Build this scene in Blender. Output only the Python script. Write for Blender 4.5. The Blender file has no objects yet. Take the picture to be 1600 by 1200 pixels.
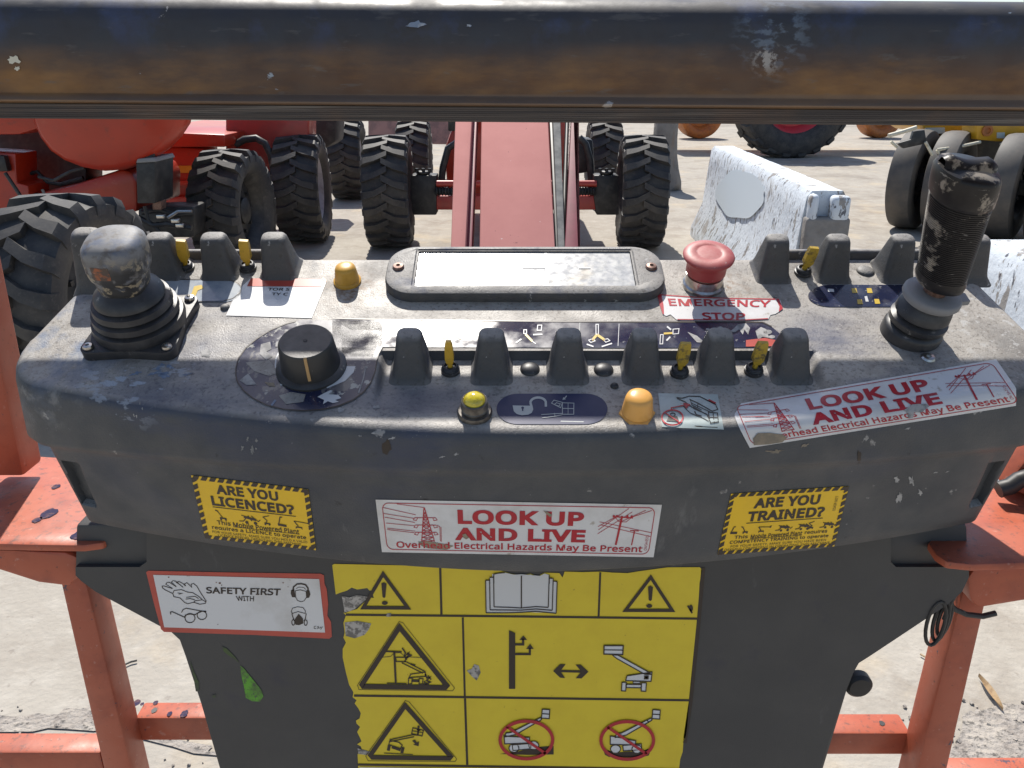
import bpy, bmesh, math, random
from mathutils import Vector, Matrix, Euler
from mathutils.bvhtree import BVHTree
from mathutils.geometry import tessellate_polygon
random.seed(7)
R = math.radians
S = bpy.context.scene
COL = S.collection

# ------------------------------------------------------------------ camera, world, sun, exposure
F = 1256.0            # focal length in pixels of the 1600 px wide photograph
PITCH = R(21.0)
CAMH = 1.6
cam_d = bpy.data.cameras.new('Camera')
cam_d.sensor_width = 36.0
cam_d.lens = F / 1600 * 36
cam_d.clip_start = 0.01
cam_d.clip_end = 600
cam = bpy.data.objects.new('Camera', cam_d)
cam.location = (0, 0, CAMH)
cam.rotation_euler = (R(90) - PITCH, 0, 0)
COL.objects.link(cam)
S.camera = cam

SUN_EL, SUN_AZ = R(57), R(-11)
w = bpy.data.worlds.new('World'); S.world = w; w.use_nodes = True
nt = w.node_tree
bg = nt.nodes['Background']
sky = nt.nodes.new('ShaderNodeTexSky'); sky.sky_type = 'NISHITA'; sky.sun_disc = False
sky.sun_elevation = SUN_EL; sky.sun_rotation = SUN_AZ
nt.links.new(sky.outputs[0], bg.inputs[0]); bg.inputs[1].default_value = 0.11
sun_d = bpy.data.lights.new('Sun', 'SUN'); sun_d.energy = 4.6; sun_d.angle = R(0.53); sun_d.color = (1, 0.95, 0.87)
sun = bpy.data.objects.new('Sun', sun_d); COL.objects.link(sun)
SUNV = Vector((math.sin(SUN_AZ)*math.cos(SUN_EL), math.cos(SUN_AZ)*math.cos(SUN_EL), math.sin(SUN_EL)))
sun.rotation_euler = SUNV.to_track_quat('Z', 'Y').to_euler()
sun.location = (0, 0, 20)
S.view_settings.view_transform = 'Standard'; S.view_settings.look = 'None'
S.view_settings.exposure = 0.45; S.view_settings.gamma = 1
S.view_settings.use_curve_mapping = False

# ------------------------------------------------------------------ surveying helpers (photo pixel -> point on a known surface)
CP, SP = math.cos(PITCH), math.sin(PITCH)
CAM = Vector((0, 0, CAMH))
def ray(px, py):
    x = (px-800)/F; y = (600-py)/F
    return Vector((x, CP + y*SP, -SP + y*CP))
def on_f(px, py, f):
    d = ray(px, py); return CAM + d*(f/d.y)
def on_z(px, py, z):
    d = ray(px, py); return CAM + d*((z-CAMH)/d.z)
def on_pl(px, py, p, n):
    d = ray(px, py); return CAM + d*((p-CAM).dot(n)/d.dot(n))

# ------------------------------------------------------------------ materials
def M(name, col, rough=0.6, metal=0.0, layers=(), bump=None, spec=0.5, coat=0.0, rough2=None):
    m = bpy.data.materials.new(name); m.use_nodes = True
    t = m.node_tree; N = t.nodes; L = t.links
    b = N['Principled BSDF']
    b.inputs['Roughness'].default_value = rough; b.inputs['Metallic'].default_value = metal
    b.inputs['Specular IOR Level'].default_value = spec
    b.inputs['Coat Weight'].default_value = coat
    tc = N.new('ShaderNodeTexCoord')
    prev = None
    for ly in layers:
        c, sc, lo, hi = ly[:4]
        amt = ly[4] if len(ly) > 4 else 1.0
        st = ly[5] if len(ly) > 5 else None
        mask = ly[6] if len(ly) > 6 else None     # ('z', z0, z1): fades in from z0 to z1 (object space); ('up', a, b): by how far a face looks up
        src = tc.outputs['Object']
        if st:
            mp = N.new('ShaderNodeMapping'); mp.inputs['Scale'].default_value = st
            L.new(src, mp.inputs[0]); src = mp.outputs[0]
        nz = N.new('ShaderNodeTexNoise'); nz.inputs['Scale'].default_value = sc
        nz.inputs['Detail'].default_value = 7; nz.inputs['Roughness'].default_value = 0.62
        L.new(src, nz.inputs[0])
        off = N.new('ShaderNodeMapRange'); off.clamp = True
        off.inputs[1].default_value = lo; off.inputs[2].default_value = hi
        off.inputs[3].default_value = 0; off.inputs[4].default_value = amt
        L.new(nz.outputs[0], off.inputs[0]); fac = off.outputs[0]
        if mask:
            sx = N.new('ShaderNodeSeparateXYZ')
            if mask[0] == 'p':
                vm = N.new('ShaderNodeVectorMath'); vm.operation = 'DISTANCE'; vm.inputs[1].default_value = mask[1]
                L.new(tc.outputs['Object'], vm.inputs[0]); so = vm.outputs['Value']; mask = ('p', mask[2], mask[3])
            elif mask[0] == 'up':
                g = N.new('ShaderNodeNewGeometry'); L.new(g.outputs['Normal'], sx.inputs[0]); so = sx.outputs[2]
            else:
                L.new(tc.outputs['Object'], sx.inputs[0]); so = sx.outputs['xyz'.index(mask[0])]
            mr = N.new('ShaderNodeMapRange'); mr.clamp = True
            mr.inputs[1].default_value = mask[1]; mr.inputs[2].default_value = mask[2]
            L.new(so, mr.inputs[0])
            mu = N.new('ShaderNodeMath'); mu.operation = 'MULTIPLY'
            L.new(fac, mu.inputs[0]); L.new(mr.outputs[0], mu.inputs[1]); fac = mu.outputs[0]
        mx = N.new('ShaderNodeMix'); mx.data_type = 'RGBA'
        if prev is None: mx.inputs[6].default_value = (*col, 1)
        else: L.new(prev, mx.inputs[6])
        mx.inputs[7].default_value = (*c, 1)
        L.new(fac, mx.inputs[0]); prev = mx.outputs[2]
    if prev is None: b.inputs['Base Color'].default_value = (*col, 1)
    else: L.new(prev, b.inputs['Base Color'])
    if rough2:
        sc, r0, r1 = rough2
        nz = N.new('ShaderNodeTexNoise'); nz.inputs['Scale'].default_value = sc; nz.inputs['Detail'].default_value = 6
        L.new(tc.outputs['Object'], nz.inputs[0])
        mr = N.new('ShaderNodeMapRange'); mr.inputs[1].default_value = .35; mr.inputs[2].default_value = .65
        mr.inputs[3].default_value = r0; mr.inputs[4].default_value = r1
        L.new(nz.outputs[0], mr.inputs[0]); L.new(mr.outputs[0], b.inputs['Roughness'])
    if bump:
        nz = N.new('ShaderNodeTexNoise'); nz.inputs['Scale'].default_value = bump[0]; nz.inputs['Detail'].default_value = 5
        L.new(tc.outputs['Object'], nz.inputs[0])
        bp = N.new('ShaderNodeBump'); bp.inputs['Strength'].default_value = bump[1]; bp.inputs['Distance'].default_value = bump[2]
        L.new(nz.outputs[0], bp.inputs['Height']); L.new(bp.outputs[0], b.inputs['Normal'])
    return m

MT = {}
MT['plastic_smooth'] = M('cover_plastic', (0.045, 0.045, 0.046), 0.55, layers=[
    ((0.058, 0.057, 0.056), 12, 0.4, 0.65, 0.8), ((0.12, 0.12, 0.12), 30, 0.66, 0.74, 0.5, (1, 1, 0.4)),
    ((0.03, 0.03, 0.05), 14, 0.6, 0.7, 0.5)], bump=(700, 0.25, 0.0004))
MT['guard'] = M('guard_plastic', (0.066, 0.066, 0.068), 0.62, layers=[
    ((0.095, 0.09, 0.086), 70, 0.4, 0.65, 0.8), ((0.30, 0.285, 0.265), 60, 0.25, 0.55, 0.85, None, ('up', 0.3, 0.85)), ((0.05, 0.045, 0.04), 300, 0.56, 0.66, 0.6),
    ((0.035, 0.05, 0.1), 45, 0.55, 0.68, 0.6), ((0.38, 0.37, 0.36), 110, 0.655, 0.675, 0.8)], bump=(750, 0.6, 0.0006), rough2=(60, 0.5, 0.75))
MT['rubber'] = M('black_rubber', (0.028, 0.028, 0.031), 0.45, layers=[((0.07, 0.068, 0.066), 60, 0.45, 0.7, 0.7),
    ((0.25, 0.24, 0.23), 90, 0.64, 0.68, 0.7)], bump=(300, 0.2, 0.0004))
MT['grip'] = M('grip_rubber', (0.011, 0.010, 0.011), 0.42, spec=0.35, layers=[((0.028, 0.026, 0.026), 60, 0.5, 0.7, 0.7),
    ((0.32, 0.285, 0.24), 40, 0.585, 0.63, 0.85), ((0.28, 0.26, 0.24), 60, 0.63, 0.66, 0.7, (1, 1, 4.5))], bump=(300, 0.2, 0.0004))
MT['worn_knob'] = M('worn_knob', (0.20, 0.20, 0.205), 0.58, 0.0, layers=[((0.08, 0.11, 0.18), 60, 0.5, 0.62, 0.7), ((0.10, 0.085, 0.07), 90, 0.5, 0.6, 0.7),
    ((0.026, 0.026, 0.028), 70, 0.41, 0.50, 0.95, None, ('z', 0.084, 0.070)), ((0.32, 0.27, 0.19), 110, 0.56, 0.6, 0.9, None, ('z', 0.088, 0.070))], bump=(300, 0.3, 0.0004))
MT['alu'] = M('grey_collar', (0.22, 0.22, 0.225), 0.6, 0.0, layers=[((0.2, 0.2, 0.2), 60, 0.45, 0.65, 0.7)])
MT['chrome'] = M('steel', (0.55, 0.54, 0.52), 0.28, 1.0, layers=[((0.25, 0.2, 0.16), 120, 0.45, 0.65, 0.6)])
MT['rusty_screw'] = M('rusty_screw', (0.24, 0.15, 0.12), 0.45, 0.5, layers=[((0.12, 0.06, 0.04), 200, 0.45, 0.6, 0.8)])
MT['red_cap'] = M('faded_red_plastic', (0.36, 0.05, 0.05), 0.5, layers=[((0.46, 0.19, 0.175), 50, 0.30, 0.60, 0.85, None, ('up', 0.1, 0.9)),
    ((0.5, 0.4, 0.38), 260, 0.64, 0.68, 0.6)], bump=(300, 0.2, 0.0004))
MT['yellow_cap'] = M('yellow_cap', (0.60, 0.33, 0.045), 0.42, layers=[((0.42, 0.21, 0.03), 80, 0.45, 0.65, 0.6)])
MT['orange_cap'] = M('amber_cap', (0.72, 0.37, 0.09), 0.3, layers=[((0.5, 0.24, 0.04), 60, 0.5, 0.7, 0.5)])
MT['lens'] = M('yellow_lens', (0.62, 0.50, 0.03), 0.12, layers=[((0.3, 0.25, 0.02), 200, 0.5, 0.6, 0.6)], coat=0.6)
MT['lever'] = M('yellow_lever', (0.64, 0.38, 0.035), 0.45, layers=[((0.32, 0.2, 0.03), 170, 0.54, 0.66, 0.6)])
MT['lever_dirty'] = M('dirty_lever', (0.45, 0.30, 0.03), 0.5, layers=[((0.07, 0.06, 0.04), 150, 0.50, 0.60, 0.85), ((0.2, 0.19, 0.17), 130, 0.6, 0.66, 0.7)])
MT['dial'] = M('dial_plastic', (0.03, 0.03, 0.03), 0.42, layers=[((0.11, 0.10, 0.095), 70, 0.35, 0.65, 0.75, None, ('up', 0.4, 0.95)), ((0.3, 0.27, 0.22), 60, 0.68, 0.7, 0.6)], bump=(500, 0.2, 0.0003))
MT['tan'] = M('tan_mark', (0.48, 0.30, 0.13), 0.5)
MT['navy_film'] = M('navy_film', (0.016, 0.02, 0.05), 0.16, layers=[((0.10, 0.10, 0.12), 50, 0.55, 0.66, 0.6), ((0.3, 0.3, 0.3), 160, 0.64, 0.68, 0.7)], rough2=(45, 0.10, 0.34), coat=0.4, bump=(70, 0.12, 0.0006))
MT['worn_film'] = M('worn_navy_film', (0.018, 0.022, 0.055), 0.2, layers=[((0.16, 0.15, 0.145), 42, 0.54, 0.56, 0.8, (1, 0.6, 1)), ((0.36, 0.36, 0.33), 70, 0.60, 0.62, 0.9)], rough2=(45, 0.12, 0.4), coat=0.3, bump=(60, 0.15, 0.0006))
MT['oval_film'] = M('oval_film', (0.026, 0.032, 0.085), 0.5, layers=[((0.04, 0.045, 0.10), 60, 0.4, 0.6, 0.7)], spec=0.3)
MT['blue_oval'] = M('faded_oval_film', (0.24, 0.28, 0.34), 0.3, layers=[((0.42, 0.45, 0.47), 50, 0.42, 0.6, 0.8)], coat=0.3)
MT['white_film'] = M('white_sticker', (0.66, 0.65, 0.64), 0.3, layers=[((0.46, 0.43, 0.39), 24, 0.48, 0.70, 0.6), ((0.35, 0.30, 0.24), 55, 0.64, 0.69, 0.8)], coat=0.1)
MT['gloss_white'] = M('glossy_white_sticker', (0.74, 0.74, 0.73), 0.3, layers=[((0.6, 0.6, 0.6), 60, 0.5, 0.6, 0.7)], coat=0.2, rough2=(60, .2, .38))
MT['plate'] = M('scratched_plate', (0.33, 0.34, 0.355), 0.3, 0.0, layers=[((0.47, 0.47, 0.45), 170, 0.42, 0.62, 0.8), ((0.40, 0.33, 0.22), 30, 0.6, 0.7, 0.5)], rough2=(150, 0.2, 0.38), coat=0.1)
MT['pale_film'] = M('pale_green_sticker', (0.44, 0.50, 0.48), 0.35, layers=[((0.32, 0.36, 0.34), 90, 0.5, 0.65, 0.5)])
MT['yellow_film'] = M('yellow_sticker', (0.70, 0.53, 0.026), 0.4, layers=[((0.60, 0.43, 0.02), 30, 0.42, 0.68, 0.5), ((0.3, 0.15, 0.02), 170, 0.68, 0.72, 0.7)])
MT['yellow_film2'] = M('yellow_sticker_deep', (0.80, 0.50, 0.010), 0.38, layers=[((0.66, 0.40, 0.012), 40, 0.45, 0.68, 0.5)])
MT['ink'] = M('dark_ink', (0.028, 0.018, 0.013), 0.4)
MT['red_ink'] = M('red_ink', (0.42, 0.018, 0.028), 0.35, layers=[((0.30, 0.03, 0.04), 80, 0.5, 0.65, 0.5)])
MT['red_film'] = M('red_film', (0.50, 0.075, 0.05), 0.35, layers=[((0.38, 0.06, 0.045), 40, 0.45, 0.65, 0.6)])
MT['white_ink'] = M('white_ink', (0.60, 0.60, 0.60), 0.4)
MT['grey_ink'] = M('grey_ink', (0.42, 0.44, 0.42), 0.5)
MT['yellow_ink'] = M('yellow_ink', (0.6, 0.42, 0.06), 0.35)
MT['foil'] = M('torn_backing', (0.38, 0.38, 0.38), 0.3, 0.5, layers=[((0.12, 0.12, 0.12), 180, 0.45, 0.55, 0.9)], bump=(200, 0.5, 0.001))
MT['dirt'] = M('dried_dirt', (0.30, 0.24, 0.17), 0.85, layers=[((0.2, 0.17, 0.13), 150, 0.4, 0.6, 0.8)])
MT['scuff'] = M('pale_scuff', (0.36, 0.35, 0.34), 0.7, layers=[((0.15, 0.15, 0.15), 120, 0.45, 0.58, 0.8)])
MT['bluescuff'] = M('blue_scuff', (0.16, 0.21, 0.30), 0.5, layers=[((0.4, 0.42, 0.45), 140, 0.5, 0.6, 0.8), ((0.06, 0.06, 0.07), 60, 0.5, 0.6, 0.8)])
MT['green_dim'] = M('dried_green_paint', (0.06, 0.10, 0.025), 0.6, layers=[((0.045, 0.05, 0.04), 60, 0.45, 0.6, 0.9)])
MT['green'] = M('green_paint', (0.10, 0.34, 0.02), 0.5, layers=[((0.06, 0.12, 0.03), 90, 0.44, 0.62, 0.9), ((0.05, 0.055, 0.045), 160, 0.54, 0.60, 0.8)])
ORL = [((0.45, 0.115, 0.060), 9, 0.35, 0.7, 0.7), ((0.27, 0.06, 0.035), 26, 0.50, 0.70, 0.7), ((0.13, 0.06, 0.045), 160, 0.55, 0.66, 0.75, None, ('up', 0.6, 0.9)), ((0.06, 0.055, 0.08), 70, 0.675, 0.69, 0.9), ((0.10, 0.05, 0.035), 200, 0.64, 0.68, 0.7), ((0.5, 0.27, 0.21), 120, 0.63, 0.7, 0.5)]
MT['orange'] = M('faded_orange_paint', (0.40, 0.092, 0.045), 0.62, layers=ORL, bump=(160, 0.2, 0.0008), rough2=(30, .38, .6))
MT['redorange'] = M('orange_red_paint', (0.42, 0.032, 0.011), 0.36, layers=[((0.30, 0.027, 0.013), 3, 0.4, 0.7, 0.7), ((0.5, 0.20, 0.12), 5, 0.64, 0.74, 0.4), ((0.2, 0.03, 0.02), 14, 0.6, 0.7, 0.6)], coat=0.1)
MT['redpaint'] = M('red_paint', (0.38, 0.030, 0.020), 0.4, layers=[((0.25, 0.035, 0.028), 6, 0.45, 0.7, 0.7)], coat=0.2)
MT['pink'] = M('chalky_pink_paint', (0.52, 0.23, 0.205), 0.85, spec=0.15, layers=[((0.46, 0.195, 0.175), 4, 0.35, 0.7, 0.8), ((0.10, 0.05, 0.05), 42, 0.69, 0.71, 0.9), ((0.7, 0.65, 0.62), 26, 0.72, 0.735, 0.9)], bump=(60, 0.1, 0.002))
MT['maroon'] = M('maroon_paint', (0.22, 0.028, 0.05), 0.45, layers=[((0.15, 0.02, 0.03), 12, 0.4, 0.65, 0.7)])
MT['steelblack'] = M('black_steel', (0.016, 0.016, 0.017), 0.5, layers=[((0.05, 0.048, 0.045), 14, 0.45, 0.65, 0.8)])
MT['tyre'] = M('tyre_rubber', (0.027, 0.0265, 0.028), 0.66, layers=[((0.075, 0.067, 0.058), 7, 0.4, 0.65, 0.75), ((0.12, 0.105, 0.09), 40, 0.56, 0.7, 0.5)], bump=(60, 0.2, 0.004))
MT['slick'] = M('dusty_slick_rubber', (0.07, 0.066, 0.062), 0.65, layers=[((0.13, 0.11, 0.09), 6, 0.4, 0.65, 0.7)], bump=(60, 0.15, 0.003))
MT['rim_pale'] = M('pale_rim', (0.38, 0.36, 0.40), 0.5, layers=[((0.18, 0.16, 0.16), 9, 0.5, 0.68, 0.7)])
MT['rim_red'] = M('red_rim', (0.5, 0.03, 0.04), 0.4, layers=[((0.3, 0.03, 0.03), 6, 0.5, 0.65, 0.7)])
MT['rim_orange'] = M('orange_rim', (0.42, 0.14, 0.03), 0.5, layers=[((0.22, 0.07, 0.03), 6, 0.45, 0.65, 0.7)])
MT['yellow'] = M('yellow_machine_paint', (0.62, 0.33, 0.02), 0.4, layers=[((0.4, 0.2, 0.02), 6, 0.5, 0.68, 0.6)])
MT['cream'] = M('cream_bar', (0.60, 0.56, 0.44), 0.5, layers=[((0.35, 0.3, 0.2), 20, 0.5, 0.65, 0.6)])
MT['bar'] = M('worn_steel_sky_tint', (0.032, 0.030, 0.033), 0.5, 0.0, layers=[
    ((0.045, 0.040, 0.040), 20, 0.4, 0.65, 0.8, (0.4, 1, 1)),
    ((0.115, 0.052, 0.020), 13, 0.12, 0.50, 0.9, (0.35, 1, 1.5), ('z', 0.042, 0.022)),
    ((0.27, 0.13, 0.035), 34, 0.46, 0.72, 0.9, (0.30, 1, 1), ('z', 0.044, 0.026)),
    ((0.05, 0.07, 0.15), 26, 0.52, 0.70, 0.7, None, ('z', 0.034, 0.05)), ((0.11, 0.10, 0.09), 160, 0.60, 0.68, 0.5, (0.25, 1, 1)),  # blue on the upper part: sky reflection put into the colour
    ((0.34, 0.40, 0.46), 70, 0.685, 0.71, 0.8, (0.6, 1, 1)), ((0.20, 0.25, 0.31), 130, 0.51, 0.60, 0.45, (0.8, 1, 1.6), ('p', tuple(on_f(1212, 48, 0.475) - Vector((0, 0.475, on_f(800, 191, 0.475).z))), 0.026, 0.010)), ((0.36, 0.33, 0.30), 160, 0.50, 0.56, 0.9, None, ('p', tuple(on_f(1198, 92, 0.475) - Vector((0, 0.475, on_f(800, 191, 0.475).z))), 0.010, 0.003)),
    ((0.15, 0.105, 0.075), 30, 0.2, 0.5, 0.75, (0.1, 1, 1), ('z', 0.0152, 0.0138)),  # lighter brown-grey band along the ledge
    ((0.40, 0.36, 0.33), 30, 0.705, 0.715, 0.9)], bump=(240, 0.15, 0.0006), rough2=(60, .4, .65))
MT['barlip'] = M('laminated_lip', (0.085, 0.062, 0.048), 0.5, layers=[((0.035, 0.025, 0.022), 420, 0.46, 0.54, 0.9, (0.008, 0.05, 1)), ((0.16, 0.135, 0.11), 260, 0.55, 0.62, 0.8, (0.02, 0.05, 1)), ((0.15, 0.07, 0.03), 12, 0.5, 0.7, 0.5)])
MT['hose'] = M('grey_hose', (0.24, 0.235, 0.22), 0.9, spec=0.1, layers=[((0.12, 0.12, 0.12), 12, 0.4, 0.6, 0.7)])
MT['barrier'] = M('flaking_white_paint', (0.62, 0.67, 0.72), 0.75, layers=[
    ((0.48, 0.52, 0.57), 3, 0.4, 0.7, 0.6), ((0.34, 0.31, 0.28), 3.5, 0.58, 0.68, 0.8), ((0.26, 0.24, 0.22), 9, 0.58, 0.605, 0.95, (1.5, 1.5, 0.7)), ((0.055, 0.055, 0.07), 22, 0.605, 0.625, 0.9, (1.5, 1.5, 0.55))], bump=(25, 0.3, 0.02))
MT['concrete'] = M('bare_concrete', (0.24, 0.225, 0.21), 0.85, layers=[((0.15, 0.135, 0.12), 5, 0.45, 0.68, 0.8), ((0.30, 0.18, 0.10), 4, 0.58, 0.70, 0.5, (1, 1, 0.25))], bump=(30, 0.4, 0.02))
MT['oldpink'] = M('mottled_pink_render', (0.34, 0.20, 0.19), 0.8, layers=[((0.2, 0.13, 0.13), 6, 0.45, 0.6, 0.8)])
MT['ground'] = M('dusty_concrete_slab', (0.365, 0.335, 0.29), 0.9, spec=0.2, layers=[
    ((0.31, 0.28, 0.24), 0.9, 0.35, 0.7, 0.8), ((0.24, 0.205, 0.17), 2.6, 0.50, 0.70, 0.75), ((0.45, 0.42, 0.37), 9, 0.5, 0.7, 0.6),
    ((0.22, 0.19, 0.165), 30, 0.60, 0.70, 0.55), ((0.19, 0.165, 0.14), 0.45, 0.54, 0.68, 0.6), ((0.46, 0.38, 0.27), 1.6, 0.55, 0.68, 0.6), ((0.12, 0.105, 0.095), 1.1, 0.68, 0.74, 0.6)], bump=(45, 0.5, 0.01))
MT['dark_ground'] = M('crumbled_edge', (0.24, 0.21, 0.185), 0.9, layers=[((0.40, 0.36, 0.31), 12, 0.40, 0.58, 0.9), ((0.33, 0.30, 0.27), 70, 0.45, 0.58, 0.7), ((0.06, 0.055, 0.05), 60, 0.55, 0.65, 0.8)], bump=(60, 0.8, 0.02))
MT['paleblue'] = M('pale_blue_blank', (0.60, 0.67, 0.72), 0.7)
MT['bluespot'] = M('dark_blue_spot', (0.05, 0.045, 0.085), 0.95, spec=0.05, layers=[((0.16, 0.10, 0.10), 200, .5, .6, .7)])
MT['leaf'] = M('dry_leaf', (0.42, 0.30, 0.17), 0.6, layers=[((0.25, 0.16, 0.09), 50, 0.45, 0.6, 0.8)])
MT['sticker_small'] = M('magenta_label', (0.35, 0.06, 0.25), 0.4)

# ------------------------------------------------------------------ mesh builder
WLOC = {}
class MB:
    def __init__(s): s.v = []; s.f = []
    def add(s, vs, fs):
        o = len(s.v); s.v += [Vector(x) for x in vs]; s.f += [tuple(i+o for i in f) for f in fs]
    def box(s, c, size, mat=None):
        x, y, z = [k/2 for k in size]; c = Vector(c)
        vs = [Vector((a*x, b*y, d*z)) for a in (-1, 1) for b in (-1, 1) for d in (-1, 1)]
        vs = [(mat @ q if mat else q) + c for q in vs]
        s.add(vs, [(0, 1, 3, 2), (4, 6, 7, 5), (0, 4, 5, 1), (2, 3, 7, 6), (0, 2, 6, 4), (1, 5, 7, 3)])
    def hexa(s, low, up):
        s.add(list(low)+list(up), [(3, 2, 1, 0), (4, 5, 6, 7), (0, 1, 5, 4), (1, 2, 6, 5), (2, 3, 7, 6), (3, 0, 4, 7)])
    def prism(s, poly, ext):
        ext = Vector(ext); n = len(poly); p = [Vector(q) for q in poly]
        tri = tessellate_polygon([p])
        s.add(p + [q+ext for q in p], [tuple(t) for t in tri] + [tuple(i+n for i in reversed(t)) for t in tri] + [(i, (i+1) % n, (i+1) % n+n, i+n) for i in range(n)])
    def lathe(s, prof, mat=None, n=32, sq=None, lean=None):
        mat = mat or Matrix(); vs = []; fs = []; k = len(prof)
        for i in range(n):
            a = 2*math.pi*i/n; c, sn = math.cos(a), math.sin(a)
            for (r, z) in prof:
                q = 1.0
                if sq: q = (abs(c)**sq + abs(sn)**sq)**(-1/sq)
                dx, dy = (lean(z) if lean else (0, 0))
                vs.append(mat @ Vector((r*q*c+dx, r*q*sn+dy, z)))
        for i in range(n):
            j = (i+1) % n
            for t in range(k-1): fs.append((i*k+t, j*k+t, j*k+t+1, i*k+t+1))
        for t, flip in ((0, True), (k-1, False)):
            if prof[t][0] > 1e-6:
                f = [i*k+t for i in range(n)]; fs.append(tuple(reversed(f)) if flip else tuple(f))
        s.add(vs, fs)
    def tube(s, pts, r, n=10, cap=True):
        pts = [Vector(p) for p in pts]; vs = []; m = len(pts); up = None
        rr = r if isinstance(r, (list, tuple)) else [r]*m
        for i, p in enumerate(pts):
            d = (pts[min(i+1, m-1)] - pts[max(i-1, 0)]).normalized()
            if up is None:
                up = Vector((0, 0, 1)) if abs(d.z) < .9 else Vector((1, 0, 0))
            a = (up - d*up.dot(d)).normalized(); up = a; b = d.cross(a)
            for k in range(n):
                t = 2*math.pi*k/n; vs.append(p + (a*math.cos(t) + b*math.sin(t))*rr[i])
        fs = [(i*n+k, i*n+(k+1) % n, (i+1)*n+(k+1) % n, (i+1)*n+k) for i in range(m-1) for k in range(n)]
        if cap: fs += [tuple(reversed(range(n))), tuple((m-1)*n+k for k in range(n))]
        s.add(vs, fs)
    def beam(s, a, b, wdt, hgt, roll=None):
        a = Vector(a); b = Vector(b); d = (b-a).normalized()
        up = Vector(roll) if roll else (Vector((0, 0, 1)) if abs(d.z) < .9 else Vector((0, 1, 0)))
        x = d.cross(up).normalized(); z = x.cross(d)
        q = [x*sx*wdt/2 + z*sz*hgt/2 for sx, sz in ((-1, -1), (1, -1), (1, 1), (-1, 1))]
        s.hexa([a+t for t in q], [b+t for t in q])
    def build(s, name, mat, parent=None, bevel=0, seg=2, ang=35, local=False, recalc=True, weld=True):
        loc = Vector((0, 0, 0)) if (parent is None or local) else WLOC[parent.name]
        me = bpy.data.meshes.new(name)
        me.from_pydata([v - loc for v in s.v], [], s.f)
        bm = bmesh.new(); bm.from_mesh(me)
        if weld: bmesh.ops.remove_doubles(bm, verts=bm.verts, dist=1e-6)
        if recalc: bmesh.ops.recalc_face_normals(bm, faces=bm.faces)
        if bevel:
            ed = [e for e in bm.edges if len(e.link_faces) == 2 and e.calc_face_angle(0) > R(28)]
            bmesh.ops.bevel(bm, geom=ed, offset=bevel, segments=seg, profile=0.5, affect='EDGES', clamp_overlap=True)
        for f in bm.faces: f.smooth = True
        bm.to_mesh(me); bm.free()
        me.set_sharp_from_angle(angle=R(ang))
        o = bpy.data.objects.new(name, me); COL.objects.link(o)
        me.materials.append(MT[mat] if isinstance(mat, str) else mat)
        if parent: o.parent = parent
        WLOC[o.name] = loc.copy()
        return o
def tag(o, label=None, cat=None, group=None, kind=None):
    if label: o['label'] = label
    if cat: o['category'] = cat
    if group: o['group'] = group
    if kind: o['kind'] = kind
    return o
def thing(name, loc, label, cat, group=None, rz=0):
    o = bpy.data.objects.new(name, None); COL.objects.link(o); o.location = loc; o.rotation_euler = (0, 0, rz)
    o.empty_display_size = .1
    WLOC[o.name] = Vector(loc)
    return tag(o, label, cat, group)
def copy_tree(o, parent=None):
    c = o.copy(); COL.objects.link(c)
    if parent: c.parent = parent
    WLOC[c.name] = WLOC[o.name].copy()
    for ch in list(o.children): copy_tree(ch, c)
    return c
def sstep(a, b, x):
    t = min(1, max(0, (x-a)/(b-a))); return t*t*(3-2*t)

# ------------------------------------------------------------------ ground
g = MB(); n = 60
g.add([(-150, -60, 0), (150, -60, 0), (150, 240, 0), (-150, 240, 0)], [(0, 1, 2, 3)])
tag(g.build('ground', 'ground', recalc=False), kind='structure')
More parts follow.
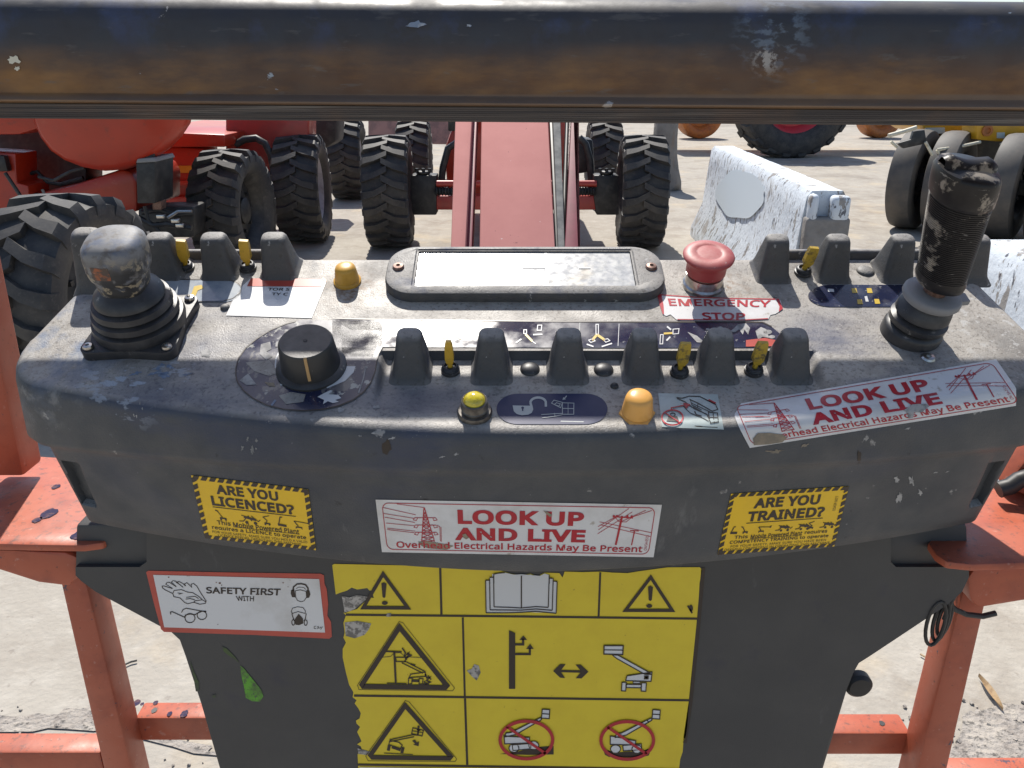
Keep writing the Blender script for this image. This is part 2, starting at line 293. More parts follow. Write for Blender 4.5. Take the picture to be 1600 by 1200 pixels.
# ------------------------------------------------------------------ the control console
TS = 0.424
TAU = math.atan(TS)
PN = Vector((0, -math.sin(TAU), math.cos(TAU)))
def topz(y): return CAMH - 0.457 + TS*y
PP = Vector((0, 0.722, topz(0.722)))
def T(px, py): return on_pl(px, py, PP, PN)          # photo pixel -> console top
CX, HW = 0.017, 0.419
LCW = Vector((0.017, 0.62, CAMH-0.70))
def LC(px, py): return tuple(T(px, py) - LCW)
MT['plastic'] = M('moulded_plastic', (0.060, 0.063, 0.068), 0.55, layers=[
    ((0.082, 0.083, 0.085), 22, 0.4, 0.65, 0.8),
    ((0.050, 0.052, 0.058), 9, 0.50, 0.64, 0.7),
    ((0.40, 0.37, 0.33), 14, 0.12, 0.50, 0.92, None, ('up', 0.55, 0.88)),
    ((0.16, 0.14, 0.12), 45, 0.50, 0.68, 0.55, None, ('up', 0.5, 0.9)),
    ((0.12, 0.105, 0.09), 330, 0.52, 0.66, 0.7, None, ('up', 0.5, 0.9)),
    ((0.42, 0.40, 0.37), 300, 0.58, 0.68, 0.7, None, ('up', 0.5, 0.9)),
    ((0.030, 0.045, 0.105), 16, 0.40, 0.62, 0.7, (0.5, 1, 1), ('p', LC(290, 600), 0.13, 0.03)),  # navy: sky-lit blue of the shaded left front, put into the colour
    ((0.030, 0.045, 0.105), 16, 0.40, 0.60, 0.85, (0.5, 1, 1), ('p', LC(1330, 575), 0.09, 0.03)),  # bluish shade painted into the right front
    ((0.030, 0.042, 0.090), 20, 0.44, 0.62, 0.6, (0.4, 1, 1), ('p', LC(640, 660), 0.12, 0.02)),  # bluish shade painted in along the front edge
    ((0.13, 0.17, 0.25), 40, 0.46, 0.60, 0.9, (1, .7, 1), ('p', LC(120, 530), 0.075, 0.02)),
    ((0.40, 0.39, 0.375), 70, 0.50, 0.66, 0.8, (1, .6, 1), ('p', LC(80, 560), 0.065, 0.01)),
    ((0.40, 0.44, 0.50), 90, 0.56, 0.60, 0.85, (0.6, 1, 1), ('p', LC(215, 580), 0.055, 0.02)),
    ((0.17, 0.085, 0.03), 170, 0.46, 0.60, 0.8, None, ('p', LC(550, 455), 0.032, 0.005)),
    ((0.17, 0.085, 0.03), 170, 0.48, 0.60, 0.7, None, ('p', LC(1130, 450), 0.032, 0.005)),
    ((0.45, 0.44, 0.42), 130, 0.58, 0.62, 0.8, None, ('p', LC(1540, 500), 0.09, 0.02)),
    ((0.38, 0.36, 0.34), 55, 0.675, 0.71, 0.7),
    ((0.30, 0.30, 0.30), 260, 0.71, 0.73, 0.9),
    ((0.15, 0.15, 0.15), 30, 0.66, 0.72, 0.6, (1, 1, 0.25)),
    ((0.02, 0.02, 0.022), 40, 0.67, 0.72, 0.7)],
    bump=(750, 0.6, 0.0006), rough2=(30, 0.46, 0.7))
console = thing('control_console', (CX, 0.62, CAMH-0.70), 'worn grey plastic boom lift control console with joysticks, toggles and stickers', 'control console')
RB = 0.011
def frontY(x):
    u = (x-CX)/HW
    y = 0.5177 + 0.052*u*u
    e = 0.035; d = abs(x-CX) - (HW-e)
    if d > 0: y += e - math.sqrt(max(0, e*e - d*d))
    return y
def backY(x):
    e = 0.015; d = abs(x-CX) - (HW-e); y = 0.724
    if d > 0: y -= e - math.sqrt(max(0, e*e - d*d))
    return y
PX0, PX1 = -0.101, 0.235
def pocket(x, y):
    if y > 0.6003: return 0
    return 0.0075*sstep(PX0-0.004, PX0+0.004, x)*sstep(PX1+0.006, PX1-0.006, x)*sstep(frontY(x)+0.012, 0.578, y)
hb = MB()
NXC = 420
xs = [CX - (HW-RB) + 2*(HW-RB)*0.5*(1-math.cos(math.pi*(0.5 + (i/NXC-0.5)*1.0))) if False else CX-(HW-RB)+2*(HW-RB)*i/NXC for i in range(NXC+1)]
rows = []
k = (HW)/(HW-RB)
for x in xs:
    xo = CX + (x-CX)*k
    f0 = frontY(xo) + RB; b0 = backY(xo) - RB
    yw = max(0.6005, f0 + 0.006)
    ys = [b0 + (yw-b0)*i/26 for i in range(27)] + [yw-0.0008, yw-0.0016] + [yw-0.0016 + (f0-yw+0.0016)*i/26 for i in range(1, 27)]
    rows.append([Vector((CX + (x-CX)*(1-0.085*max(0, (y-0.56))/0.16), y, topz(y) - pocket(CX + (x-CX)*(1-0.085*max(0, (y-0.56))/0.16), y))) for y in ys])
NY = len(rows[0])
vs = [p for r in rows for p in r]
fs = [(i*NY+j, (i+1)*NY+j, (i+1)*NY+j+1, i*NY+j+1) for i in range(NXC) for j in range(NY-1)]
loop = [i*NY+NY-1 for i in range(NXC+1)] + [NXC*NY+j for j in range(NY-2, -1, -1)] + [i*NY for i in range(NXC-1, -1, -1)] + [j for j in range(1, NY-1)]
nl = len(loop)
nrm = []
for i in range(nl):
    a = vs[loop[i-5]]; b = vs[loop[(i+5) % nl]]
    d = Vector((b.x-a.x, b.y-a.y, 0)).normalized(); nrm.append(Vector((d.y, -d.x, 0)))
prev = loop
ZL = CAMH - 0.268
def addrow(fn):
    global prev
    o = len(vs)
    for i in range(nl): vs.append(fn(i, vs[loop[i]], nrm[i]))
    cur = list(range(o, o+nl))
    for i in range(nl):
        j = (i+1) % nl; fs.append((prev[i], cur[i], cur[j], prev[j]))
    prev = cur
for a in (22, 45, 68, 90):
    addrow(lambda i, p, n_: p + n_*RB*math.sin(R(a)) - Vector((0, 0, RB*(1-math.cos(R(a))))))
def lowz(x): return CAMH - 0.3705 + 0.020*min(1, abs((x-CX)/0.385)**1.4)
def inset(p, n_, front, side):
    return p + n_*RB - Vector((n_.x*side, n_.y*front, 0))
def setz(v, z): v = v.copy(); v.z = z; return v
addrow(lambda i, p, n_: setz(inset(p, n_, -0.0005, -0.001), ZL + 0.004))
addrow(lambda i, p, n_: setz(inset(p, n_, 0.0008, 0.004), ZL))
addrow(lambda i, p, n_: setz(inset(p, n_, 0.0045, 0.013), ZL - 0.003))
addrow(lambda i, p, n_: setz(inset(p, n_, 0.006, 0.015), ZL - 0.007))
def slot(x):
    return 0.008*(sstep(-0.356, -0.354, x)*sstep(-0.340, -0.344, x) + sstep(0.389, 0.387, x)*sstep(0.374, 0.378, x))
def lowrow(t):
    def fn(i, p, n_):
        q = inset(p, n_, 0.006 + (0.020 if n_.y < 0 else 0.012)*t, 0.015 + 0.014*t)
        q.z = (ZL-0.007) + (lowz(p.x) - ZL + 0.007)*t
        if n_.y < -0.5 and 0.12 < t < 0.72: q.y += slot(q.x)
        return q
    return fn
for t in (0.11, 0.13, 0.3, 0.5, 0.7, 0.73, 0.85, 0.97): addrow(lowrow(t))
addrow(lambda i, p, n_: lowrow(1.0)(i, p, n_) - n_*0.003 )
addrow(lambda i, p, n_: lowrow(1.0)(i, p, n_) - n_*0.02 )
fs.append(tuple(reversed(prev)))
hb.add(vs, fs)
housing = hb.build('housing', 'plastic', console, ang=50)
HBVH = BVHTree.FromPolygons([tuple(v) for v in vs], [f for f in fs if len(f) == 4])
def H(px, py):
    d = ray(px, py).normalized()
    loc, n_, _, _ = HBVH.ray_cast(CAM, d)
    if loc is None: return T(px, py), PN
    if n_.dot(d) > 0: n_ = -n_
    return loc, n_
PEDY = 0.600
def PED(px, py): return on_f(px, py, PEDY), Vector((0, -1, 0))
def TOP(px, py): return T(px, py), PN
# pedestal cover
pm = MB()
out = [(229, 830), (229, 878), (218, 886), (118, 886), (118, 899), (127, 908), (150, 925), (268, 988), (281, 1000), (290, 1025), (318, 1110), (345, 1200), (366, 1290), (1262, 1290), (1282, 1200), (1310, 1110), (1333, 1052), (1342, 1036), (1358, 1026), (1480, 945), (1503, 925), (1514, 902), (1514, 886), (1400, 886), (1392, 878), (1392, 830)]
pm.prism([on_f(x, y, PEDY) for x, y in out], (0, 0.0055, 0))
pedc = pm.build('pedestal_cover', 'plastic_smooth', console, bevel=0.0022, seg=3)
pm = MB()
out = [(118, 820), (116, 897), (150, 920), (282, 995), (366, 1285), (1262, 1285), (1338, 1036), (1508, 915), (1514, 880), (1512, 820)]
pm.prism([on_f(x, y, PEDY+0.0052) + Vector((0, 0, 0)) for x, y in out], (0, 0.06, 0))
pm.build('pedestal_box', 'plastic_smooth', console, bevel=0.003)

def frame_at(P, N=PN, yaw=0):
    z = N.normalized(); x = Vector((1, 0, 0)); y = z.cross(x).normalized(); x = y.cross(z)
    m = Matrix((x, y, z)).transposed().to_4x4(); m.translation = P
    return m @ Matrix.Rotation(yaw, 4, 'Z')
def put(o, parent, m):
    o.matrix_local = Matrix.Translation(-WLOC[parent.name]) @ m; return o
def part(mb, name, mat, parent, m=None, **kw):
    o = mb.build(name, mat, parent, local=True, **kw)
    if m is not None: put(o, parent, m)
    WLOC[o.name] = Vector((0, 0, 0))
    return o
def screw(parent, m, r=0.004, mat='chrome', name='screw'):
    b = MB(); b.lathe([(r, 0), (r, 0.0008), (r*.8, 0.0022), (r*.35, 0.0026), (r*.33, 0.0012), (0, 0.0012)], n=16)
    o = b.build(name, mat, parent, local=True); o.matrix_local = m; WLOC[o.name] = Vector((0, 0, 0)); return o

# --- left joystick
P = T(225, 516); m = frame_at(P, PN)
b = MB()
hw = 0.037
pl = []
for sx, sy in ((-1, -1), (1, -1), (1, 1), (-1, 1)):
    for k in range(7):
        a = math.atan2(sy, sx) - R(45) + R(90)*k/6
        pl.append((sx*(hw-0.008) + 0.008*math.cos(a), sy*(hw-0.008) + 0.008*math.sin(a), 0))
    nx = [(1, -1), (1, 1), (-1, 1), (-1, -1)][[(-1, -1), (1, -1), (1, 1), (-1, 1)].index((sx, sy))]
    mx_, my_ = (sx+nx[0])/2, (sy+nx[1])/2
    pl.append((mx_*(hw-0.0025), my_*(hw-0.0025), 0))
b.prism(pl, (0, 0, 0.008))
joy = part(b, 'joystick', 'rubber', console, m, bevel=0.0015, seg=2)
joy['label'] = 'short joystick with worn round knob on square bellows base'
b = MB()
b.lathe([(0.0350, 0.0075), (0.0360, 0.012), (0.0350, 0.0165), (0.0295, 0.018), (0.0332, 0.0198), (0.0326, 0.0245), (0.0270, 0.0262), (0.0306, 0.0278), (0.0296, 0.0325), (0.0238, 0.0342), (0.0268, 0.0358), (0.0255, 0.040), (0.0205, 0.0435), (0.0165, 0.047), (0.013, 0.050), (0, 0.050)], n=48)
part(b, 'boot', 'rubber', joy, ang=60)
b = MB()
b.lathe([(k_[0], k_[1]-0.016) for k_ in [(0.0, 0.058), (0.0125, 0.058), (0.0175, 0.062), (0.0185, 0.068), (0.0190, 0.073), (0.0212, 0.077), (0.0222, 0.083), (0.0222, 0.095), (0.0215, 0.1005), (0.0192, 0.1040), (0.0145, 0.1060), (0.007, 0.1068), (0, 0.107)]], n=40, sq=2.7, lean=lambda z: (0.10*(z-0.042), -0.02*(z-0.042)))
part(b, 'knob', 'worn_knob', joy, ang=60)
b = MB()
pts = []
for i in range(9):
    for zz in (0.0660, 0.0775):
        a = R(-118 + 34*i/8); q = (abs(math.cos(a))**2.5+abs(math.sin(a))**2.5)**(-1/2.5); q = (abs(math.cos(a))**2.7+abs(math.sin(a))**2.7)**(-1/2.7); rr = 0.02245*q if zz > .07 else 0.0222*q
        pts.append((rr*math.cos(a) + 0.10*(zz-0.042), rr*math.sin(a) - 0.02*(zz-0.042), zz))
b.add(pts, [(2*i, 2*i+2, 2*i+3, 2*i+1) for i in range(8)])
MT['orange_patch'] = M('faded_orange_patch', (0.30, 0.085, 0.03), 0.5, layers=[((0.05, 0.045, 0.04), 130, 0.42, 0.52, 0.9), ((0.34, 0.30, 0.24), 120, 0.58, 0.62, 0.9)])
part(b, 'orange_mark', 'orange_patch', joy, recalc=False)
for sx in (-1, 1):
    for sy in (-1, 1): screw(joy, Matrix.Translation((sx*0.0305, sy*0.0305, 0.0085)), 0.0042)

# --- right joystick, long grip
P = T(1422, 521); m = frame_at(P, (PN + Vector((0.10, 0, 0))).normalized())
b = MB()
b.lathe([(0.0232, -0.003), (0.0232, 0.006), (0.022, 0.0085), (0.0185, 0.010), (0.0222, 0.0125), (0.0224, 0.017), (0.0178, 0.0195), (0.0212, 0.022), (0.0205, 0.028), (0.0165, 0.031), (0.015, 0.036), (0, 0.036)], n=40)
joy2 = part(b, 'joystick', 'rubber', console, m, ang=60)
joy2['label'] = 'tall joystick with long ribbed black grip and grey collar'
b = MB(); b.lathe([(0.012, 0.034), (0.0205, 0.0345), (0.0222, 0.037), (0.0220, 0.040), (0.0205, 0.042), (0.012, 0.0425), (0, 0.0425)], n=40)
b.hexa([(0.012, -0.010, 0.0367), (0.0275, -0.006, 0.0367), (0.0275, 0.004, 0.0367), (0.012, 0.010, 0.0367)], [(0.012, -0.010, 0.0405), (0.0275, -0.006, 0.0405), (0.0275, 0.004, 0.0405), (0.012, 0.010, 0.0405)])
part(b, 'collar', 'alu', joy2, ang=50)
b = MB(); b.lathe([(0.0085, 0.040), (0.0085, 0.056), (0, 0.056)], n=20)
part(b, 'shaft', 'rusty_screw', joy2)
b = MB()
prof = [(0.0, 0.050), (0.014, 0.050), (0.0175, 0.0515), (0.0185, 0.056)]
zz = 0.060
while zz < 0.121:
    r0 = 0.0178 + (zz-0.056)*0.050
    prof += [(r0, zz), (r0, zz+0.0007), (r0-0.0005, zz+0.0009), (r0-0.0005, zz+0.0014)]; zz += 0.0016
prof += [(0.0212, 0.1235), (0.0220, 0.125), (0.0224, 0.134), (0.0222, 0.142), (0.0205, 0.1455), (0.012, 0.147), (0, 0.147)]
GL = lambda z: (-0.27*(z-0.05), 0.0)
b.lathe(prof, n=48, lean=GL, sq=2.25)
part(b, 'grip', 'grip', joy2, ang=60)
b = MB()
gx = GL(0.147)[0]
vs_ = []; NN = 14
for i in range(NN+1):
    u = -1 + 2*i/NN
    zt = 0.1505 + 0.0042*abs(u)**1.5 - 0.0045*max(0, abs(u)-0.75)/0.25
    for j in range(5):
        v_ = -1 + 2*j/4; wd = 0.0105*math.sqrt(max(0.15, 1-0.6*u*u))
        vs_.append((gx + u*0.0186, v_*wd + 0.001, zt - 0.0022*v_*v_ - (0.0055 if abs(v_) == 1 else 0)))
b.add(vs_, [(i*5+j, (i+1)*5+j, (i+1)*5+j+1, i*5+j+1) for i in range(NN) for j in range(4)])
part(b, 'rocker_switch', 'grip', joy2, ang=60)
MT['pale_mark'] = M('cracked_pale_mark', (0.34, 0.29, 0.22), 0.8, layers=[((0.03, 0.03, 0.03), 180, 0.47, 0.52, 0.95)])

# --- rotary dial
m = frame_at(T(487, 575))
b = MB(); b.lathe([(0.0268, 0.0), (0.0268, 0.0022), (0.0245, 0.004), (0.0225, 0.0045), (0.0205, 0.0262), (0.0192, 0.0278), (0.0, 0.0280)], n=48)
for i in range(0):
    a = 0
    c = Vector((math.cos(a), math.sin(a), 0)); t_ = Vector((-c.y, c.x, 0))
    b.hexa([c*0.0222-t_*.0007+Vector((0, 0, .005)), c*0.0222+t_*.0007+Vector((0, 0, .005)), c*0.0232+t_*.0005+Vector((0, 0, .005)), c*0.0232-t_*.0005+Vector((0, 0, .005))],
           [c*0.0206-t_*.0007+Vector((0, 0, .025)), c*0.0206+t_*.0007+Vector((0, 0, .025)), c*0.0212+t_*.0005+Vector((0, 0, .025)), c*0.0212-t_*.0005+Vector((0, 0, .025))])
dial = part(b, 'speed_dial', 'dial', console, m, ang=40)
a = R(-80); c = Vector((math.cos(a), math.sin(a), 0)); t_ = Vector((-c.y, c.x, 0))
b = MB(); b.hexa([c*0.0222-t_*.0011+Vector((0, 0, .008)), c*0.0222+t_*.0011+Vector((0, 0, .008)), c*0.0236+t_*.0011+Vector((0, 0, .008)), c*0.0236-t_*.0011+Vector((0, 0, .008))],
                 [c*0.020-t_*.0011+Vector((0, 0, .0284)), c*0.020+t_*.0011+Vector((0, 0, .0284)), c*0.0213+t_*.0011+Vector((0, 0, .0275)), c*0.0213-t_*.0011+Vector((0, 0, .0275))])
part(b, 'pointer_line', 'tan', dial)
b = MB(); b.lathe([(0.0016, 0.0279), (0.0016, 0.0283), (0, 0.0283)], n=12); part(b, 'centre_pin', 'steelblack', dial)

# --- emergency stop
m = frame_at(T(1098, 446))
b = MB(); b.lathe([(0.0175, 0), (0.0175, 0.003), (0.0160, 0.0045), (0.0160, 0.0125), (0.0145, 0.013), (0.0145, 0.0145), (0, 0.0145)], n=40)
est = part(b, 'emergency_stop_button', 'chrome', console, m, ang=40)
est['label'] = 'faded red mushroom emergency stop button'
b = MB(); b.lathe([(0, 0.0145), (0.0162, 0.0145), (0.0168, 0.0155), (0.0168, 0.0215), (0.0176, 0.0250), (0.0196, 0.0280), (0.0212, 0.0298), (0.0215, 0.0312), (0.0206, 0.0326), (0.0165, 0.0338), (0.0118, 0.0345), (0.0112, 0.0341), (0.0095, 0.0343), (0, 0.0348)], n=48)
part(b, 'mushroom_cap', 'red_cap', est, ang=60)

# --- capped push buttons
def cap_button(px, py, mat, r=0.0095, h=0.0165, lab=None):
    b = MB(); b.lathe([(r*1.22, 0), (r*1.22, 0.0018), (r*1.05, 0.003), (r*1.02, 0.005), (0, 0.005)], n=6 if mat == 'orange_cap' else 24)
    o = part(b, 'push_button', mat, console, frame_at(T(px, py) if py < 500 else H(px, py)[0]), ang=40)
    b = MB(); b.lathe([(r*1.06, 0.0035), (r*1.03, 0.006), (r*0.92, h*0.80), (r*0.84, h*0.93), (r*0.62, h*1.01), (r*.3, h*1.04), (0, h*1.045)], n=32)
    part(b, 'cap', mat, o, ang=60)
    if lab: o['label'] = lab
    return o
cap_button(543, 440, 'yellow_cap', 0.0098, 0.0165, 'yellow rubber capped push button near the back edge')
cap_button(995, 647, 'orange_cap', 0.0108, 0.0190, 'amber domed push button between the oval lock label and the square weight label')
b = MB(); b.lathe([(0.0125, 0), (0.0128, 0.002), (0.0118, 0.0042), (0.0095, 0.0045), (0.0095, 0.006), (0.0100, 0.0065), (0.0095, 0.007), (0.0100, 0.0078), (0.0096, 0.0085), (0.0094, 0.0135), (0.0085, 0.0142), (0.0078, 0.0132), (0, 0.0132)], n=36)
lamp = part(b, 'push_button', MT['alu'], console, frame_at(H(742, 646)[0]), ang=40)
lamp['label'] = 'metal ringed button with yellow lens left of the oval lock label'
lamp.data.materials[0] = M('dull_metal', (0.16, 0.145, 0.125), 0.4, 0.55, layers=[((0.07, 0.06, 0.055), 150, .45, .6, .7)])
b = MB(); b.lathe([(0, 0.012), (0.0080, 0.0125), (0.0074, 0.0155), (0.0052, 0.0178), (0.0025, 0.0188), (0, 0.019)], n=28); part(b, 'lens', 'lens', lamp, ang=60)

# --- toggle switches
def toggle_base(m, lev, tilt, tip='lever', Ht=0.0215):
    b = MB(); b.lathe([(0.0074, 0), (0.0074, 0.0026), (0.0062, 0.0030), (0.0066, 0.0038), (0.0060, 0.0044), (0.0064, 0.0052), (0.0057, 0.0060), (0.0046, 0.0062), (0.0042, 0.0046), (0, 0.0046)], n=28)
    o = part(b, 'toggle_switch', 'rubber', console, m, ang=40)
    rot = Matrix.Rotation(tilt[0], 4, 'Y') @ Matrix.Rotation(tilt[1], 4, 'X')
    b = MB(); b.lathe([(0.0022, 0.003), (0.0020, 0.010), (0, 0.010)], n=12)
    z0, z1, z2, z3 = 0.0085, 0.0125, 0.0085+Ht*0.78, 0.0085+Ht
    w0, w1, w2 = 0.0024, 0.0043, 0.0038
    if lev == 'slim': w1, w2 = 0.0034, 0.0019
    for (za, zb, wa, wb, da, db) in ((z0, z1, w0, w1, .0022, .0028), (z1, z2, w1, w1 if lev != 'slim' else .0030, .0028, .0024), (z2, z3, w1 if lev != 'slim' else .0030, w2, .0024, .0016)):
        b.hexa([(-wa, -da, za), (wa, -da, za), (wa, da, za), (-wa, da, za)], [(-wb, -db, zb), (wb, -db, zb), (wb, db, zb), (-wb, db, zb)])
    for i in range(len(b.v)): b.v[i] = rot @ b.v[i]
    part(b, 'lever', tip, o, ang=30)
    return o
for px, py, lev, tl, tip, h_, lab in (
    (291, 420, 'flat', (R(7), R(0)), 'lever', 0.0215, 'yellow toggle switch beside the round joystick knob'),
    (388, 420, 'flat', (R(5), R(0)), 'lever', 0.0215, 'yellow toggle switch behind the glossy white sticker'),
    (1254, 427, 'flat', (R(6), R(2)), 'lever_dirty', 0.0195, 'scuffed yellow toggle switch behind the small arrow plate'),
    (704, 580, 'slim', (R(-1), R(-6)), 'lever', 0.0200, 'yellow toggle switch leftmost in the front row'),
    (1061, 583, 'flat', (R(3), R(-5)), 'lever_dirty', 0.0205, 'dirty yellow toggle switch in the front row under the emergency sticker'),
    (1177, 581, 'flat', (R(4), R(-4)), 'lever_dirty', 0.0205, 'grimy toggle switch rightmost in the front row')):
    o = toggle_base(frame_at(H(px, py)[0]), lev, tl, tip, h_); o['label'] = lab
def plug(px, py, r=0.0078):
    b = MB(); b.lathe([(r, 0), (r*.98, 0.0008), (r*.75, 0.0022), (r*.3, 0.0029), (0, 0.003)], n=24)
    return part(b, 'blanking_plug', 'guard' if py < 500 else 'rubber', console, frame_at(H(px, py)[0]), ang=60)
plug(828, 577); plug(943, 578); plug(1352, 424); plug(960, 604, 0.0032); plug(352, 481, 0.004)

# --- switch guards (fins)
def rr(cx, cy, hx, hy, r, n_=8):
    p = []
    for sx, sy, a0 in ((1, 1, 0), (-1, 1, 90), (-1, -1, 180), (1, -1, 270)):
        for k in range(n_+1):
            a = R(a0 + 90*k/n_); p.append((cx+sx*(hx-r)+r*math.cos(a), cy+sy*(hy-r)+r*math.sin(a)))
    return p
def fin(px, py, w0, w1, h_, L0, off, L1, lean=0):
    P, N_ = H(px, py)
    m = frame_at(P); b = MB(); V = []; rows_ = []
    for t, k, fr, bk in ((-0.06, 1.24, -0.004, 0.003), (0.02, 1.12, -0.0018, 0.0015), (0.08, 1.03, -0.0005, 0.0005), (0.18, 1.0, 0, 0), (0.5, 0, 0, 0), (0.80, 0, 0, 0), (0.90, -1, 0, 0), (0.96, -2, 0, 0), (0.99, -3, 0, 0), (1.0, -4, 0, 0)):
        tt = max(0, t); wl = w0 + (w1-w0)*min(1, tt/0.85)
        if k > 0: wl *= k
        elif k < 0: wl *= (0.99, 0.92, 0.78, 0.50)[-k-1]
        dy = (0, 0.0004, 0.0012, 0.0026, 0.0050)[-k if k < 0 else 0]
        f_ = off*tt + fr + dy; k_ = L0 + (off+L1-L0)*tt + bk - dy
        cx_ = lean*tt; r_ = min(wl*0.32, (k_-f_)*0.45, 0.0055)
        rows_.append([(cx_ + a, (f_+k_)/2 + c, h_*t) for a, c in rr(0, 0, wl/2, (k_-f_)/2, r_, 5)])
    n_ = len(rows_[0])
    b.add([p for q in rows_ for p in q], [(q*n_+i, q*n_+(i+1) % n_, (q+1)*n_+(i+1) % n_, (q+1)*n_+i) for q in range(len(rows_)-1) for i in range(n_)] + [tuple((len(rows_)-1)*n_+i for i in range(n_))])
    return part(b, 'switch_guard', 'guard', console, m, ang=80)
fin(144, 458, 0.0280, 0.0225, 0.046, 0.042, 0.018, 0.016)
for x, dx in ((256, 0), (341, 0), (434, 0)): fin(x, 438, 0.0295, 0.0215, 0.0345, 0.032, 0.010, 0.016, -0.001)
for x in (1210, 1304, 1404, 1520): fin(x, 442, 0.0275, 0.0195, 0.0345, 0.033, 0.012, 0.015)
for x in (640, 768, 888, 1006, 1124, 1240): fin(x, 600, 0.0285, 0.0195, 0.0315, 0.036, 0.016, 0.016)

for xa, xb in ((150, 455), (1196, 1534)):
    b = MB(); a_, c_ = T(xa, 401), T(xb, 401); pr_ = [(-0.004, -0.002), (-0.0022, 0.0045), (-0.001, 0.0062), (0.001, 0.0066), (0.003, 0.0060), (0.0045, 0.004), (0.006, -0.004)]
    m_ = frame_at(a_); ln = (c_-a_).length
    b.prism([(0, y, z) for y, z in pr_], (ln, 0, 0)); part(b, 'guard_ridge', 'guard', console, m_, ang=50)
# --- document plate in a raised frame
b = MB()
A_ = T(604, 440); B_ = T(1036, 440); C_ = T(820, 397); D_ = T(820, 472)
fm = frame_at((A_ + B_)/2); hx = (B_-A_).length/2; hy = (C_-D_).length/2
offy = ((C_+D_)/2 - (A_+B_)/2).dot(fm.to_3x3() @ Vector((0, 1, 0)))
fm = fm @ Matrix.Translation((0, offy, 0))
lay = [(rr(0, 0, hx, hy, hy*0.72), 0.0), (rr(0, 0, hx, hy, hy*0.72), 0.0065), (rr(0, 0, hx-0.001, hy-0.001, hy*0.70), 0.0085), (rr(0, 0, hx-0.004, hy-0.004, hy*0.66), 0.0098),
       (rr(0, 0.0015, hx-0.0235, hy-0.0075, 0.002), 0.0098), (rr(0, 0.0015, hx-0.0245, hy-0.0085, 0.002), 0.0088), (rr(0, 0.0015, hx-0.026, hy-0.0095, 0.0015), 0.0088), (rr(0, 0.0015, hx-0.0265, hy-0.010, 0.0015), 0.0068)]
vs_ = []; ff = []; nn = len(lay[0][0])
for pts, z in lay: vs_ += [(x, y, z) for x, y in pts]
for l in range(len(lay)-1):
    for i in range(nn): ff.append((l*nn+i, l*nn+(i+1) % nn, (l+1)*nn+(i+1) % nn, (l+1)*nn+i))
b.add(vs_, ff)
fr = part(b, 'label_frame', 'guard', console, fm, ang=40)
b = MB(); b.add([(x, y, 0.0075) for x, y in rr(0, 0.0015, hx-0.0266, hy-0.0101, 0.0015)], [tuple(range(nn))])
lp = part(b, 'label_plate', 'plate', fr, recalc=False)
for sx in (-1, 1): screw(fr, Matrix.Translation((sx*(hx-0.0105), 0.001, 0.0098)), 0.0052, 'rusty_screw')
b = MB()
b.box((0.019, 0.001, 0.0078), (0.0022, 2*hy-0.022, 0.0004)); b.box((0.008, 0.003, 0.0078), (0.020, 0.0016, 0.0004))
b.box((0.052, 0.003, 0.0078), (0.010, 0.0018, 0.0004))
part(b, 'worn_print', 'white_ink', fr)
screw(console, Matrix.Translation(-WLOC['control_console']) @ frame_at(T(1450, 560)), 0.0055, 'chrome')

# bolt knob behind the right edge of the pedestal
b = MB(); b.lathe([(0.010, 0), (0.013, 0.002), (0.013, 0.010), (0.010, 0.013), (0, 0.0135)], n=24)
part(b, 'hand_knob', 'steelblack', console, frame_at(on_f(1336, 1061, PEDY+0.03), Vector((0, -1, 0.001))))
# ------------------------------------------------------------------ stickers and printing (drawn in their own flat space, laid on the console's real surfaces)
def crop(x0, y0, x1, sc_w):
    k = (x1-x0)/sc_w
    return lambda u, v: (x0+u*k, y0+v*k)
def homog(q, W, Hh):
    (x0, y0), (x1, y1), (x2, y2), (x3, y3) = q
    dx1, dx2, dx3 = x1-x2, x3-x2, x0-x1+x2-x3
    dy1, dy2, dy3 = y1-y2, y3-y2, y0-y1+y2-y3
    den = dx1*dy2 - dx2*dy1
    g_ = (dx3*dy2 - dx2*dy3)/den; h_ = (dx1*dy3 - dx3*dy1)/den
    a, b_, c, d, e, f_ = x1-x0+g_*x1, x3-x0+h_*x3, x0, y1-y0+g_*y1, y3-y0+h_*y3, y0
    def fn(u, v):
        u /= W; v /= Hh; k = g_*u + h_*v + 1
        return ((a*u+b_*v+c)/k, (d*u+e*v+f_)/k)
    return fn
TXT = {}
FONT = None
try:      # the sans face that ships inside Blender; the built-in face if it is not there
    import os
    FONT = bpy.data.fonts.load(os.path.join(bpy.utils.system_resource('DATAFILES'), 'fonts', 'NotoSansMath-Regular.woff2'))
except Exception: FONT = None
def text_geo(s, bold):
    key = (s, bold)
    if key in TXT: return TXT[key]
    cu = bpy.data.curves.new('txt', 'FONT'); cu.body = s
    if FONT: cu.font = FONT
    cu.offset = bold; cu.resolution_u = 3; cu.fill_mode = 'FRONT'
    cu.space_character = 1.0 + bold*1.2
    o = bpy.data.objects.new('txt', cu); COL.objects.link(o)
    bpy.context.view_layer.update()
    me = o.evaluated_get(bpy.context.evaluated_depsgraph_get()).to_mesh()
    V = [(v.co.x, v.co.y) for v in me.vertices]; Fc = [tuple(p.vertices) for p in me.polygons]
    x0 = min(v[0] for v in V); x1 = max(v[0] for v in V); y0 = min(v[1] for v in V); y1 = max(v[1] for v in V)
    V = [((x-x0)/(x1-x0), 1-(y-y0)/(y1-y0)) for x, y in V]
    o.evaluated_get(bpy.context.evaluated_depsgraph_get()).to_mesh_clear()
    bpy.data.objects.remove(o); bpy.data.curves.remove(cu)
    TXT[key] = (V, Fc); return TXT[key]
NAMES = {}
